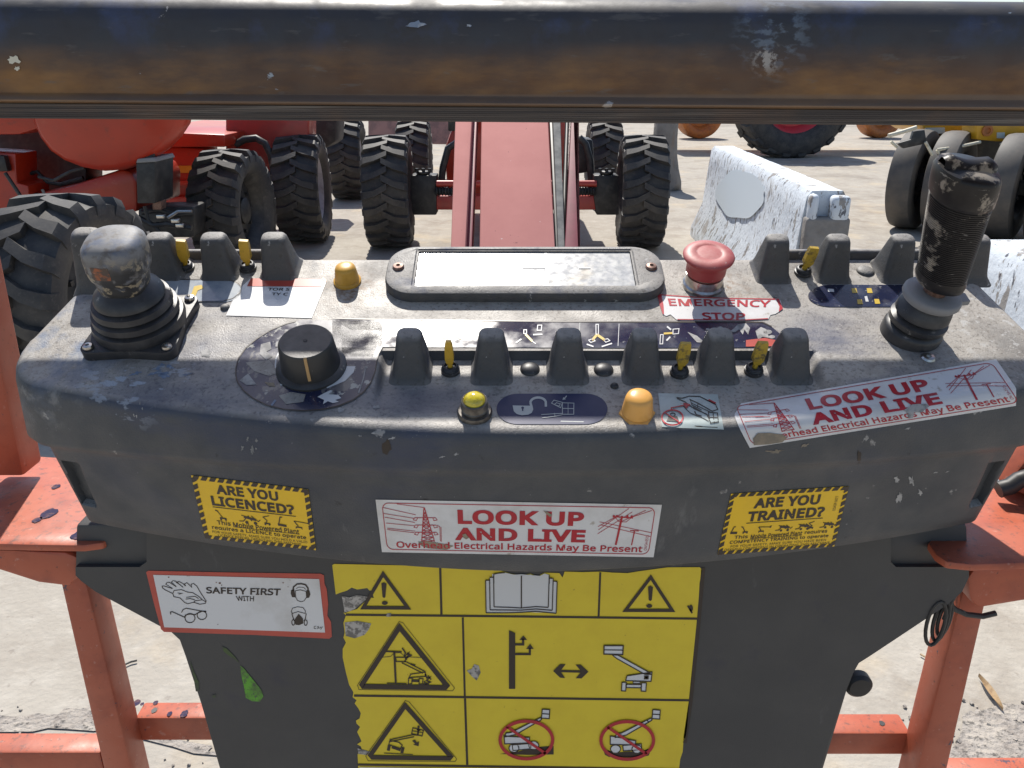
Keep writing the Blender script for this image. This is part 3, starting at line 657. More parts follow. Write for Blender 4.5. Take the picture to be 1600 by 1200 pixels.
class Decal:
    def __init__(s, space, surf, sub=1e9):
        s.sp = space; s.surf = surf; s.L = {}; s.order = []; s.sub = sub; s.cur = None
    def key(s, mat, name):
        if s.cur and name in ('printed_symbol', 'white_areas', 'prohibition_ring'):
            name = s.cur + {'printed_symbol': '', 'white_areas': '_fill', 'prohibition_ring': '_ring'}[name]
        k = (mat, name)
        if k not in s.L: s.L[k] = MB(); s.order.append(k)
        return s.L[k]
    def map(s, u, v, lay):
        P, N_ = s.surf(*s.sp(u, v)); return P + N_*(0.0005 + 0.0003*lay)
    def tri(s, pts, faces, mat, name, lay):
        if s.sub < 1e8:
            P_ = []; Q_ = []; seen = {}
            def idx(p):
                k = (round(p[0], 3), round(p[1], 3))
                if k not in seen: seen[k] = len(P_); P_.append(p)
                return seen[k]
            st = []
            for f in faces:
                for i in range(1, len(f)-1): st.append((pts[f[0]], pts[f[i]], pts[f[i+1]]))
            while st:
                a, b_, c = st.pop()
                l0, l1, l2 = math.dist(a, b_), math.dist(b_, c), math.dist(c, a); m_ = max(l0, l1, l2)
                if m_ <= s.sub:
                    t = (idx(a), idx(b_), idx(c))
                    if len(set(t)) == 3: Q_.append(t)
                elif m_ == l0: k = ((a[0]+b_[0])/2, (a[1]+b_[1])/2); st += [(a, k, c), (k, b_, c)]
                elif m_ == l1: k = ((b_[0]+c[0])/2, (b_[1]+c[1])/2); st += [(a, b_, k), (a, k, c)]
                else: k = ((c[0]+a[0])/2, (c[1]+a[1])/2); st += [(a, b_, k), (k, b_, c)]
            pts, faces = P_, Q_
        s.key(mat, name).add([s.map(u, v, lay) for u, v in pts], faces)
    def poly(s, pts, mat, name='printed_symbol', lay=1):
        t = tessellate_polygon([[Vector((x, y, 0)) for x, y in pts]])
        s.tri(pts, [tuple(q) for q in t], mat, name, lay)
    def rect(s, x0, y0, x1, y1, mat, name='printed_symbol', lay=1): s.poly([(x0, y0), (x1, y0), (x1, y1), (x0, y1)], mat, name, lay)
    def grid(s, pts, mat, nx, ny, name='sheet', lay=0):
        (x0, y0), (x1, y1), (x2, y2), (x3, y3) = pts; V = []
        for j in range(ny+1):
            for i in range(nx+1):
                a, b_ = i/nx, j/ny
                V.append(((1-a)*(1-b_)*x0+a*(1-b_)*x1+a*b_*x2+(1-a)*b_*x3, (1-a)*(1-b_)*y0+a*(1-b_)*y1+a*b_*y2+(1-a)*b_*y3))
        s.tri(V, [(j*(nx+1)+i, j*(nx+1)+i+1, (j+1)*(nx+1)+i+1, (j+1)*(nx+1)+i) for j in range(ny) for i in range(nx)], mat, name, lay)
    def line(s, pts, w_, mat, name='printed_symbol', lay=1, closed=False):
        pts = [tuple(p) for p in pts]
        out = []
        for a, b_ in zip(pts, pts[1:] + ([pts[0]] if closed else [])):
            L_ = math.hypot(b_[0]-a[0], b_[1]-a[1]); n_ = max(1, int(L_/s.sub))
            for k in range(n_): out.append((a[0]+(b_[0]-a[0])*k/n_, a[1]+(b_[1]-a[1])*k/n_))
        if not closed: out.append(pts[-1])
        m = len(out); V = []
        for i in range(m):
            if closed: p0, p1 = out[i-1], out[(i+1) % m]
            else: p0, p1 = out[max(0, i-1)], out[min(m-1, i+1)]
            p = out[i]
            d0 = Vector((p[0]-p0[0], p[1]-p0[1])); d1 = Vector((p1[0]-p[0], p1[1]-p[1]))
            if d0.length < 1e-9: d0 = d1
            if d1.length < 1e-9: d1 = d0
            d0.normalize(); d1.normalize(); n0 = Vector((-d0.y, d0.x)); n1 = Vector((-d1.y, d1.x))
            nn_ = n0+n1
            if nn_.length < 0.3: nn_ = n0
            nn_.normalize(); k = min(2.2, 1/max(0.2, nn_.dot(n0)))*w_/2
            V += [(p[0]+nn_.x*k, p[1]+nn_.y*k), (p[0]-nn_.x*k, p[1]-nn_.y*k)]
        fs_ = [(2*i, 2*i+1, 2*i+3, 2*i+2) for i in range(m-1)]
        if closed: fs_.append((2*m-2, 2*m-1, 1, 0))
        s.tri(V, fs_, mat, name, lay)
    def ell(s, cx, cy, rx, ry, n_=24, a0=0, a1=360): return [(cx+rx*math.cos(R(a0+(a1-a0)*i/n_)), cy+ry*math.sin(R(a0+(a1-a0)*i/n_))) for i in range(n_ + (0 if a1-a0 == 360 else 1))]
    def disc(s, cx, cy, rx, ry, mat, name='printed_symbol', lay=1): s.poly(s.ell(cx, cy, rx, ry), mat, name, lay)
    def ring(s, cx, cy, rx, ry, w_, mat, name='printed_symbol', lay=1): s.line(s.ell(cx, cy, rx, ry, 36), w_, mat, name, lay, closed=True)
    def text(s, t, q, mat, bold=0.0, lay=1, name='lettering'):
        V, Fc = text_geo(t, bold)
        if len(q) == 4 and not isinstance(q[0], tuple): x0, y0, x1, y1 = q; q = ((x0, y0), (x1, y0), (x1, y1), (x0, y1))
        (x0, y0), (x1, y1), (x2, y2), (x3, y3) = q
        s.tri([((1-a)*(1-b_)*x0+a*(1-b_)*x1+a*b_*x2+(1-a)*b_*x3, (1-a)*(1-b_)*y0+a*(1-b_)*y1+a*b_*y2+(1-a)*b_*y3) for a, b_ in V], Fc, mat, name, lay)
    def build(s, name, label, parent=None):
        root = None
        for (mat, nm) in s.order:
            mb = s.L[(mat, nm)]
            o = mb.build(name if root is None else nm, mat, parent=None, recalc=False, local=True)
            p = console if root is None else root
            o.parent = p; o.matrix_local = Matrix.Translation(-WLOC[console.name]) if root is None else Matrix()
            WLOC[o.name] = Vector((0, 0, 0))
            if root is None:
                root = o
                if label: o['label'] = label
        return root
def rrect(x0, y0, x1, y1, r, n_=5):
    return [(x0 + (x1-x0)/2 + a, y0 + (y1-y0)/2 + b_) for a, b_ in rr(0, 0, (x1-x0)/2, (y1-y0)/2, r, n_)]

# LOOK UP AND LIVE, twice
BOLD = 0.034
def look_up(q, surf, label, corner=False):
    d = Decal(homog(q, 1500, 290), surf, 20 if corner else 60)
    if corner:
        nx, ny = 90, 18; pts = []; V = []; fs_ = []
        for j in range(ny+1):
            for i in range(nx+1):
                u, v = 1500*i/nx, 290*j/ny
                lo = 70*max(0, 1-v/70) if v < 70 else 0
                lo = max(lo, 12*max(0, (v-150)/140))
                hi = 1500 - 55*max(0, (v-190)/100)
                V.append((max(u, lo) if u < hi else hi, v))
        fs_ = [(j*(nx+1)+i, j*(nx+1)+i+1, (j+1)*(nx+1)+i+1, (j+1)*(nx+1)+i) for j in range(ny) for i in range(nx)]
        d.tri(V, fs_, 'white_film', 'sheet', 0)
    else: d.grid([(0, 0), (1500, 0), (1500, 290), (0, 290)], 'white_film', 60, 12)
    d.line(rrect(32, 16, 1468, 272, 34), 4, 'red_ink', 'border', closed=True)
    d.text('LOOK UP', (428, 44, 1100, 122), 'red_ink', BOLD)
    d.text('AND LIVE', (408, 142, 1115, 212), 'red_ink', BOLD)
    if corner: d.text('erhead Electrical Hazards May Be Present', (215, 224, 1432, 272), 'red_ink', 0.016)
    else: d.text('Overhead Electrical Hazards May Be Present', (85, 224, 1432, 272), 'red_ink', 0.016)
    L = lambda p, w_=3: d.line(p, w_, 'red_ink')
    d.cur = 'pylon_drawing'
    L([(252, 36), (226, 222)], 5); L([(254, 36), (296, 222)], 5)
    for k in range(8):
        y = 60+k*20; y2 = y+20; e = lambda yy, sg: 253 + sg*(yy-36)*(0.14 if sg < 0 else 0.23)
        L([(e(y, -1), y), (e(y2, 1), y2)]); L([(e(y, 1), y), (e(y2, -1), y2)]); L([(e(y2, -1), y2), (e(y2, 1), y2)])
    for yy in (92, 132, 172):
        L([(198, yy), (310, yy-2)], 4); L([(198, yy), (190, yy+12), (205, yy+16), (215, yy)]); L([(310, yy-2), (318, yy+10), (300, yy+14), (296, yy)])
    for a, b_ in (((110, 20), (250, 36)), ((35, 40), (205, 76)), ((35, 72), (198, 96)), ((38, 92), (198, 118)), ((42, 124), (196, 136)), ((45, 152), (196, 166)), ((45, 160), (198, 176))): L([a, b_])
    L([(316, 130), (330, 140), (328, 220)]); L([(336, 140), (334, 222)])
    d.cur = 'power_pole_drawing'
    L([(1300, 62), (1284, 222)], 11); L([(1250, 66), (1358, 72)], 6); L([(1376, 140), (1370, 222)], 6); L([(1352, 140), (1398, 142)], 5)
    for a, b_ in (((1182, 140), (1330, 22)), ((1178, 122), (1290, 54)), ((1180, 162), (1350, 40)), ((1184, 96), (1465, 150)), ((1190, 112), (1465, 172)), ((1330, 76), (1452, 30)), ((1300, 92), (1420, 30))): L([a, b_])
    L([(1262, 68), (1285, 92), (1300, 92)]); L([(1346, 74), (1325, 94), (1300, 94)])
    for x in (1256, 1272, 1328, 1350): d.disc(x, 64, 6, 7, 'red_ink')
    d.text('ON/SA-0515', ((1440, 250), (1440, 165), (1456, 165), (1456, 250)), 'red_ink', 0)
    if corner:
        d.poly([(52, 232), (90, 205), (150, 214), (220, 236), (236, 262), (200, 285), (120, 284), (40, 275)], 'dirt', 'dirt_patch', 2)
        d.poly([(905, 212), (960, 190), (1030, 196), (1040, 215), (985, 240), (950, 232), (930, 262), (905, 262), (915, 236)], 'scuff', 'dirt_patch', 2)
    else:
        d.poly([(205, 225), (260, 220), (330, 232), (400, 245), (360, 268), (260, 262), (225, 250)], 'dirt', 'dirt_patch', 1)
        d.poly([(882, 40), (905, 46), (930, 62), (920, 74), (900, 58)], 'dirt', 'dirt_patch', 2)
        d.poly([(450, 178), (468, 172), (485, 196), (470, 205), (455, 196)], 'dirt', 'dirt_patch', 2)
    return d.build('warning_sticker', label)
look_up([(587, 780), (1034, 788), (1021, 870), (597, 862)], H, 'white and red LOOK UP AND LIVE sticker low on the front face')
look_up([(1140, 634), (1556, 562), (1604, 631), (1168, 700)], H, 'white and red LOOK UP AND LIVE sticker slanting over the right top corner', True)

# hazard bordered yellow stickers
def hazard(d, W, Hh, bx, by, n1, n2, slant):
    d.grid([(0, 0), (W, 0), (W, Hh), (0, Hh)], 'yellow_film2', 28, 16)
    sx = W/n1; sy = Hh/n2
    for k in range(n1):
        x = k*sx
        for y0, y1 in ((0, by), (Hh-by, Hh)):
            d.poly([(x+sx*.30, y0), (x+sx*.98, y0), (x+sx*.68, y1), (x, y1)] if slant else [(x+sx*.02, y0), (x+sx*.70, y0), (x+sx, y1), (x+sx*.32, y1)], 'ink', 'border')
    for k in range(n2):
        y = k*sy
        for x0, x1 in ((0, bx), (W-bx, W)):
            d.poly([(x0, y+sy*.32), (x1, y), (x1, y+sy*.66), (x0, y+sy*.98)], 'ink', 'border')
d = Decal(homog([(299, 742), (482, 764), (494, 859), (321, 840)], 1000, 600), H, 60)
hazard(d, 1000, 600, 40, 34, 14, 9, True)
I = 'ink'
d.text('ARE YOU', (190, 56, 725, 146), I, 0.03); d.text('LICENCED?', (130, 168, 850, 262), I, 0.03); d.rect(130, 272, 858, 279, I)
def mini(x, y, k, kind):
    L = lambda p, w_=7: d.line([(x+a*k, y+b_*k) for a, b_ in p], w_, I)
    if kind == 0: L([(0, -90), (25, -80)], 10); L([(20, -80), (55, -20)]); L([(30, -15), (90, -12)], 14); d.disc(x+38*k, y, 9*k, 9*k, I); d.disc(x+82*k, y, 9*k, 9*k, I)
    if kind == 1: L([(0, -70), (30, -60)]); L([(20, -55), (130, -35)], 22); L([(60, -70), (90, -20)], 10); L([(-30, -5), (10, -8), (40, -45)], 8); d.disc(x+40*k, y, 15*k, 15*k, I); d.disc(x+120*k, y, 16*k, 16*k, I); L([(90, -72), (150, -20), (170, -40)])
    if kind == 2: L([(60, -95), (40, -88), (0, -75), (35, -40), (20, -20)]); L([(5, -12), (60, -10)], 14); d.disc(x+12*k, y, 8*k, 8*k, I); d.disc(x+52*k, y, 8*k, 8*k, I)
    if kind == 3: L([(45, -95), (25, -95), (5, -25)], 9); L([(-5, -15), (75, -8)], 22)
    if kind == 4: L([(0, -70), (140, -60), (150, -78)], 7); L([(140, -50), (140, -75)], 12); L([(0, -70), (35, -20)], 9); L([(10, -10), (70, -8)], 12); L([(10, 8), (14, -10)]); L([(68, 10), (66, -8)])
for x, kind in ((145, 0), (370, 1), (560, 2), (690, 3), (835, 4)): d.cur = ('lift_icon', 'loader_icon', 'jib_icon', 'digger_icon', 'crane_icon')[kind]; mini(x, 390, 0.95, kind)
d.text('This', (140, 402, 258, 445), I, 0.013); d.text('Mobile Powered Plant', (280, 402, 868, 452), I, 0.013); d.rect(280, 450, 868, 454, I)
d.text('requires a LICENCE to operate', (85, 460, 925, 507), I, 0.013)
d.text('FOR YOUR SAFETY, MAKE SURE YOU HOLD A VALID', (80, 512, 930, 540), I, 0.0); d.text('LICENCE BEFORE OPERATING THIS MACHINE.', (125, 543, 880, 567), I, 0.0)
d.build('warning_sticker', 'yellow ARE YOU LICENCED sticker with hazard striped border')
d = Decal(homog([(1142, 771), (1326, 759), (1303, 853), (1121, 866)], 1000, 600), H, 60)
hazard(d, 1000, 600, 34, 34, 14, 9, True)
d.text('ARE YOU', (215, 60, 775, 160), I, 0.032); d.text('TRAINED?', (185, 188, 838, 288), I, 0.032); d.rect(185, 298, 838, 305, I)
for x, kind in ((70, 3), (150, 0), (300, 4), (470, 1), (640, 1), (730, 2), (850, 1)): mini(x, 398, 0.72, kind)
d.text('This', (110, 418, 225, 452), I, 0.013); d.text('Mobile Powered Plant', (250, 418, 690, 460), I, 0.013); d.rect(250, 458, 690, 462, I); d.text('requires', (712, 418, 905, 462), I, 0.013)
d.text('COMPETENCY TRAINING to operate', (80, 468, 925, 508), I, 0.013)
d.text('FOR YOUR SAFETY, MAKE SURE YOU HAVE BEEN', (95, 514, 912, 540), I, 0.0); d.text('DEEMED COMPETENT IN OPERATING THIS MACHINE', (50, 545, 950, 568), I, 0.0)
d.text('OSAOP-0077', ((905, 235), (905, 90), (930, 90), (930, 235)), I, 0.0)
d.build('warning_sticker', 'yellow ARE YOU TRAINED sticker with hazard striped border')

# SAFETY FIRST sticker on the pedestal
d = Decal(crop(220, 880, 530, 1600), PED)
d.poly([(45, 70), (62, 58), (700, 72), (1450, 82), (1478, 95), (1482, 160), (1500, 205), (1512, 330), (1505, 420), (1535, 470), (1542, 590), (1520, 606), (900, 575), (190, 552), (165, 530), (110, 330)], 'red_film', 'sheet', 0)
d.poly([(103, 90), (1440, 124), (1488, 555), (192, 512)], 'white_film', 'panel', 1)
I2 = 'ink'
d.text('SAFETY FIRST', ((527, 186), (1132, 200), (1126, 256), (533, 238)), I2, 0.022, 2); d.text('WITH', ((768, 258), (916, 261), (914, 302), (780, 298)), I2, 0.012, 2)
L = lambda p, w_=6, c=False: d.line(p, w_, I2, 'printed_symbol', 2, c)
d.cur = 'gloves_drawing'
L([(180, 195), (175, 180), (190, 178), (260, 200), (205, 165), (215, 150), (235, 150), (290, 185), (250, 148), (262, 136), (285, 140), (345, 190), (290, 150), (310, 142), (345, 160), (365, 180), (355, 162), (375, 152), (395, 170), (415, 190), (408, 165), (428, 158), (455, 180), (490, 240), (530, 300), (525, 318), (480, 326), (430, 310), (380, 322), (355, 310), (320, 275), (270, 265), (262, 240), (200, 210), (180, 195)])
L([(262, 240), (272, 215), (330, 208), (380, 228), (420, 232), (470, 262), (500, 290)]); L([(430, 310), (440, 298), (500, 290), (525, 305)]); L([(370, 270), (440, 262), (470, 280)]); L([(365, 285), (400, 280), (440, 290)]); L([(300, 235), (340, 238), (310, 245)])
d.cur = 'glasses_drawing'
L([(245, 408), (243, 388), (258, 386), (300, 405), (355, 430), (365, 412), (400, 405), (440, 410), (465, 395), (500, 382), (530, 382)], 8); L([(332, 392), (345, 368), (370, 358), (480, 378), (532, 385)], 7)
L(d.ell(400, 437, 40, 37), 7, True); L(d.ell(496, 415, 38, 34), 7, True)
for cy, kind in ((235, 0), (420, 1)):
    d.cur = ('ear_muffs_drawing', 'dust_mask_drawing')[kind]
    if kind == 0:
        L([(1228, 215), (1235, 185), (1262, 163), (1295, 160), (1330, 168), (1350, 195), (1352, 220)], 12)
        L([(1250, 215), (1290, 210), (1335, 222), (1338, 270), (1320, 298), (1295, 306), (1265, 295), (1250, 265), (1250, 215)], 5)
        d.poly([(1214, 212), (1240, 205), (1250, 270), (1222, 268), (1212, 240)], I2, 'printed_symbol', 2); d.poly([(1338, 210), (1362, 215), (1370, 245), (1360, 272), (1338, 276)], I2, 'printed_symbol', 2)
        L([(1255, 200), (1275, 188), (1315, 190), (1332, 206)], 4)
    else:
        L([(1225, 400), (1215, 385), (1225, 358), (1265, 346), (1310, 352), (1330, 380), (1328, 400), (1270, 385), (1225, 400)], 5)
        d.poly([(1275, 402), (1310, 440), (1312, 480), (1280, 494), (1250, 490), (1238, 455)], I2, 'printed_symbol', 2)
        L([(1220, 400), (1232, 440), (1240, 460)], 7); L([(1336, 400), (1330, 440), (1318, 460)], 7); L(d.ell(1232, 472, 12, 22), 7, True); L(d.ell(1332, 474, 12, 22), 7, True)
d.cur = 'maker_mark'
L([(1415, 502), (1400, 505), (1400, 520), (1415, 524)], 4); L([(1438, 503), (1425, 508), (1440, 516), (1422, 524)], 4); L([(1455, 506), (1445, 520), (1470, 506), (1452, 530)], 4)
for x, y, r_ in ((640, 155, 9), (612, 150, 5), (655, 172, 5), (228, 108, 6), (1150, 152, 6), (1190, 185, 4), (625, 488, 4)): d.disc(x, y, r_, r_*.8, 'rusty_screw', 'rust_spots', 2)
d.build('safety_sticker', 'white SAFETY FIRST sticker with red border left on the pedestal')

# the big yellow pictogram sheet
d = Decal(crop(500, 740, 1120, 1600), PED)
ol = [(50, 368), (58, 363), (480, 372), (640, 370), (690, 378), (730, 390), (770, 402), (810, 408), (850, 402), (868, 410), (880, 422), (886, 408), (905, 398), (965, 400), (978, 418), (986, 394), (1060, 396), (1130, 394), (1180, 398), (1240, 400), (1290, 392), (1400, 377), (1530, 376), (1540, 386), (1530, 440), (1522, 585), (1500, 800), (1488, 915), (1478, 1050), (1465, 1080), (1462, 1120), (1452, 1150), (1446, 1200), (155, 1200), (152, 1130), (170, 1112), (165, 1098), (150, 1090), (168, 1078), (160, 1060), (150, 1040), (162, 1020), (148, 1006), (145, 995), (160, 985), (165, 965), (155, 945), (140, 925), (148, 912), (132, 900), (135, 880), (118, 850), (105, 800), (92, 740), (92, 705), (105, 680), (95, 660), (100, 640), (95, 600), (105, 570), (95, 560), (150, 545), (175, 520), (200, 498), (218, 500), (212, 482), (225, 468), (200, 470), (190, 460), (150, 466), (128, 458), (110, 470), (85, 478), (64, 486)]
d.poly(ol, 'yellow_film', 'sheet', 0)
d.poly([(88, 492), (120, 498), (150, 488), (200, 496), (172, 518), (140, 545), (100, 562), (95, 530)], 'foil', 'torn_backing', 0)
d.poly([(100, 598), (150, 592), (207, 602), (198, 625), (180, 648), (140, 662), (104, 652)], 'foil', 'torn_backing', 1)
d.poly([(592, 792), (612, 785), (622, 766), (640, 772), (648, 800), (632, 832), (612, 815)], 'foil', 'torn_backing', 1)
d.poly([(152, 1105), (180, 1112), (205, 1120), (190, 1132), (156, 1128)], 'foil', 'torn_backing', 1)
d.poly([(270, 562), (288, 560), (286, 574), (268, 574)], 'foil', 'torn_backing', 2)
d.line([(1545, 378), (1526, 600), (1494, 920), (1470, 1085)], 16, 'ink', 'border', 0)
NK = 'ink'
L = lambda p, w_=5, c=False, mt=NK, ly=2: d.line(p, w_, mt, 'printed_symbol', ly, c)
for p, w_ in (([(105, 567), (800, 574), (1520, 583)], 9), ([(138, 893), (1490, 912)], 9), ([(152, 1171), (1452, 1190)], 9), ([(485, 376), (490, 566)], 9), ([(1130, 396), (1123, 574)], 8), ([(576, 578), (584, 896)], 8), ([(585, 904), (594, 1172)], 9)):
    d.line(p, w_, NK, 'grid_lines', 1)
for (ax, ay), (bx_, by_), (cx_, cy_), w_ in (((255, 402), (175, 538), (355, 539), 14), ((1333, 415), (1231, 549), (1420, 549), 13)):
    d.cur = 'attention_triangle' if ax < 900 else 'caution_triangle'
    L([(ax, ay), (bx_, by_), (cx_, cy_)], w_, True)
d.cur = 'attention_triangle'
d.poly([(248, 440), (258, 436), (269, 441), (264, 495), (259, 499), (253, 495)], NK, lay=2); d.disc(262, 519, 12, 8, NK, lay=2)
d.cur = 'caution_triangle'
d.poly([(1322, 455), (1331, 449), (1342, 455), (1337, 507), (1331, 511), (1325, 507)], NK, lay=2); d.disc(1327, 531, 12, 8, NK, lay=2)
d.cur = 'power_line_triangle'
L([(321, 616), (170, 848), (175, 855), (505, 860), (512, 852)], 20, True); L([(320, 594), (152, 850), (158, 868), (535, 873), (543, 862), (335, 600)], 2, True)
d.cur = 'tipping_triangle'
L([(344, 932), (204, 1132), (212, 1141), (522, 1145), (528, 1138)], 18, True); L([(344, 912), (185, 1135), (195, 1155), (545, 1158), (552, 1148), (360, 918)], 2, True)
# power line pictogram
d.cur = 'power_line_triangle'
L([(300, 714), (306, 842)], 8); L([(266, 714), (330, 716)], 6); L([(270, 842), (350, 844)], 4); L([(250, 738), (285, 735), (300, 720), (325, 720), (345, 736), (425, 740)], 2); L([(305, 738), (345, 738), (345, 756), (308, 755)], 4, True)
L([(332, 700), (345, 720), (340, 735), (360, 718), (348, 748)], 6); L([(350, 722), (365, 730), (345, 742)], 8); L([(330, 760), (415, 802)], 4); L([(340, 752), (425, 796)], 4); L([(365, 765), (385, 770)], 6)
L([(366, 806), (425, 798), (425, 815), (360, 820)], 4, True); L([(358, 822, ), (372, 822), (370, 846), (356, 846)], 4, True); L([(400, 824), (416, 824), (414, 846), (400, 846)], 4, True); L([(372, 832), (400, 833)], 10)
L([(425, 805), (432, 822), (445, 818), (430, 832), (445, 838), (428, 845), (420, 835)], 6); L([(436, 812), (448, 828)], 5); L([(415, 846), (440, 847)], 5)
# tilting lift pictogram
d.cur = 'tipping_triangle'
L([(285, 1070), (300, 1066), (375, 1050), (395, 1052)], 4); L([(282, 1078), (380, 1058)], 4); L([(283, 1068), (278, 1090), (325, 1106), (332, 1092), (318, 1080), (285, 1074)], 4, True)
L([(280, 1092), (276, 1114)], 12); L([(336, 1100), (330, 1124)], 12); L([(290, 1100), (325, 1112)], 9); L([(258, 1124), (375, 1130)], 3)
L([(375, 1022), (418, 1032), (412, 1055), (370, 1046)], 4, True); L([(372, 1034), (415, 1042)], 3); L([(398, 1020), (395, 1050)], 7); L([(390, 1028), (405, 1032)], 6); d.disc(398, 1018, 5, 5, NK, lay=2)
d.poly([(372, 1074), (384, 1070), (392, 1082), (400, 1076), (398, 1096), (376, 1090), (384, 1086)], NK, lay=2)
# manual
d.cur = 'manual_symbol'
for off in (0, 16, 32):
    d.poly([(668+off, 427-off*.55), (812, 432-off*.9), (812, 556-off*.55), (668+off, 558-off*.75)], 'white_ink', 'white_areas', 1.2+off*.02)
    d.poly([(812, 432-off*.9), (956-off, 432-off*.6), (952-off, 560-off*.75), (812, 556-off*.55)], 'white_ink', 'white_areas', 1.2+off*.02)
    q = 3
    L([(668+off, 427-off*.55), (670+off, 558-off*.75)], 4, ly=3); L([(956-off, 432-off*.6), (952-off, 560-off*.75)], 4, ly=3)
    L([(670+off, 558-off*.75), (760, 552-off*.7+6), (812, 556-off*.55), (870, 552-off*.6), (952-off, 560-off*.75)], 4, ly=3)
L([(668, 427), (685, 427)], 4, ly=3); L([(684, 415), (700, 414)], 4, ly=3); L([(940, 430), (956, 432)], 4, ly=3); L([(926, 418), (942, 420)], 4, ly=3); L([(812, 408), (812, 540)], 5, ly=3)
d.poly([(695, 402), (722, 398), (745, 396), (770, 402), (810, 410), (850, 404), (868, 412), (880, 424), (886, 410), (905, 400), (925, 406), (925, 440), (695, 440)], 'white_ink', 'white_areas', 2.1)
L([(701, 402), (701, 440)], 4, ly=3); L([(924, 405), (924, 440)], 4, ly=3); L([(701, 402), (722, 398), (745, 396)], 4, ly=3)
# pole and arrows
d.cur = 'pole_symbol'
d.poly([(762, 629), (787, 640), (787, 865), (762, 865)], NK, lay=2)
L([(787, 686), (819, 686), (819, 662)], 9); d.poly([(804, 668), (835, 668), (820, 650)], NK, lay=2)
L([(787, 725), (846, 725), (846, 700)], 9); d.poly([(831, 704), (862, 704), (847, 684)], NK, lay=2)
d.cur = 'double_arrow'
d.poly([(940, 793), (968, 765), (990, 766), (972, 789), (1050, 791), (1030, 767), (1052, 768), (1082, 796), (1054, 823), (1031, 822), (1050, 800), (972, 798), (988, 821), (968, 820)], NK, lay=2)
def outl(p, w_=4): d.poly(p, 'white_ink', 'white_areas', 2); L(p, w_, True, ly=3)
d.cur = 'lift_symbol'
outl([(1145, 690), (1222, 690), (1220, 726), (1144, 724)], 5); L([(1146, 707), (1220, 708)], 4, ly=3)
outl([(1178, 728), (1200, 728), (1325, 797), (1335, 806), (1310, 806), (1196, 742)]); outl([(1237, 812), (1315, 800), (1338, 796), (1334, 834), (1232, 831)]); outl([(1308, 812), (1323, 812), (1322, 824), (1307, 824)], 4)
outl([(1262, 834), (1290, 834), (1290, 842), (1262, 842)], 3); outl([(1234, 846), (1294, 847), (1294, 860), (1234, 859)]); outl([(1217, 838), (1234, 838), (1232, 873), (1215, 872)]); outl([(1296, 840), (1315, 840), (1313, 874), (1294, 873)])
# prohibition signs
for ox, oy, flat in ((0, 0, True), (445, 2, False)):
    d.cur = 'ramp_prohibition' if flat else 'hollow_prohibition'
    S_ = lambda p: [(x+ox, y+oy) for x, y in p]
    if flat: d.poly(S_([(725, 1128), (800, 1118), (860, 1104), (900, 1098), (942, 1096), (942, 1130), (840, 1132)]), 'ink', 'printed_symbol', 1)
    else: d.poly(S_([(697, 1112), (720, 1112), (740, 1122), (800, 1116), (850, 1118), (875, 1106), (888, 1112), (880, 1132), (850, 1140), (720, 1138), (704, 1130)]), 'ink', 'printed_symbol', 1)
    outl(S_([(750, 1042), (770, 1040), (872, 988), (880, 996), (790, 1048), (745, 1058)])); outl(S_([(872, 988), (890, 980), (893, 988), (880, 996)]))
    outl(S_([(896, 946), (926, 948), (924, 984), (893, 982)])); L(S_([(895, 964), (925, 966)]), 4, ly=3)
    outl(S_([(742, 1052), (762, 1056), (845, 1060), (844, 1082), (745, 1086)]) if flat else S_([(725, 1052), (760, 1058), (828, 1072), (825, 1088), (725, 1086)]))
    outl(S_([(775, 1090), (850, 1084), (850, 1106), (778, 1112)])); 
    for cx_, cy_ in ((782, 1103), (862, 1092)) if flat else ((746, 1104), (832, 1104)):
        p = S_(d.ell(cx_, cy_, 20, 16, 16)); d.poly(p, 'white_ink', 'white_areas', 3); L(p, 4, True, ly=3)
    d.ring(832+(ox-39 if ox else 0), 1065+oy+4, 106, 76, 13, 'red_ink', 'prohibition_ring', 4)
    c_ = 832+(ox-39 if ox else 0); d.line([(c_-80, 1014+oy), (c_+78, 1124+oy)], 11, 'red_ink', 'prohibition_ring', 4)
d.cur = None
d.poly([(160, 1180), (608, 1187), (608, 1215), (160, 1215)], 'white_ink', 'white_areas', 2); d.poly([(616, 1187), (1440, 1197), (1440, 1215), (616, 1215)], 'white_ink', 'white_areas', 2)
d.disc(1495, 540, 8, 14, 'ink', 'dirt_patch', 2); d.line([(1482, 530), (1500, 560)], 7, 'ink', 'dirt_patch', 2)
d.build('pictogram_sheet', 'torn yellow sheet of warning pictograms on the pedestal')

# oval lock label and weight label
d = Decal(crop(700, 590, 1140, 1600), H, 40)
def capsule(d, x0, y0, x1, y1, mat, n_=40, name='sheet', lay=0, rx=None):
    h_ = (y1-y0)/2; rx = rx or h_; pts_t = []; V = []; 
    for i in range(n_+1):
        u = x0 + (x1-x0)*(0.5-0.5*math.cos(math.pi*i/n_))
        dx = max(0, x0+rx-u, u-(x1-rx)); hh = h_*math.sqrt(max(0, 1-(dx/rx)**2))
        for j in range(7): V.append((u, (y0+y1)/2 - hh + 2*hh*j/6))
    d.tri(V, [(i*7+j, (i+1)*7+j, (i+1)*7+j+1, i*7+j+1) for i in range(n_) for j in range(6)], mat, name, lay)
capsule(d, 276, 94, 906, 268, 'oval_film', rx=125)
G_ = 'grey_ink'
d.poly([(367, 163), (480, 165), (484, 185), (476, 205), (455, 216), (420, 219), (392, 212), (374, 196)], G_)
d.line(d.ell(512, 148, 44, 30, 12, 180, 350) + [(556, 170)], 13, G_); d.line([(468, 148), (474, 168)], 13, G_); d.disc(424, 178, 8, 7, 'oval_film', lay=2); d.line([(424, 178), (424, 196)], 8, 'oval_film', lay=2)
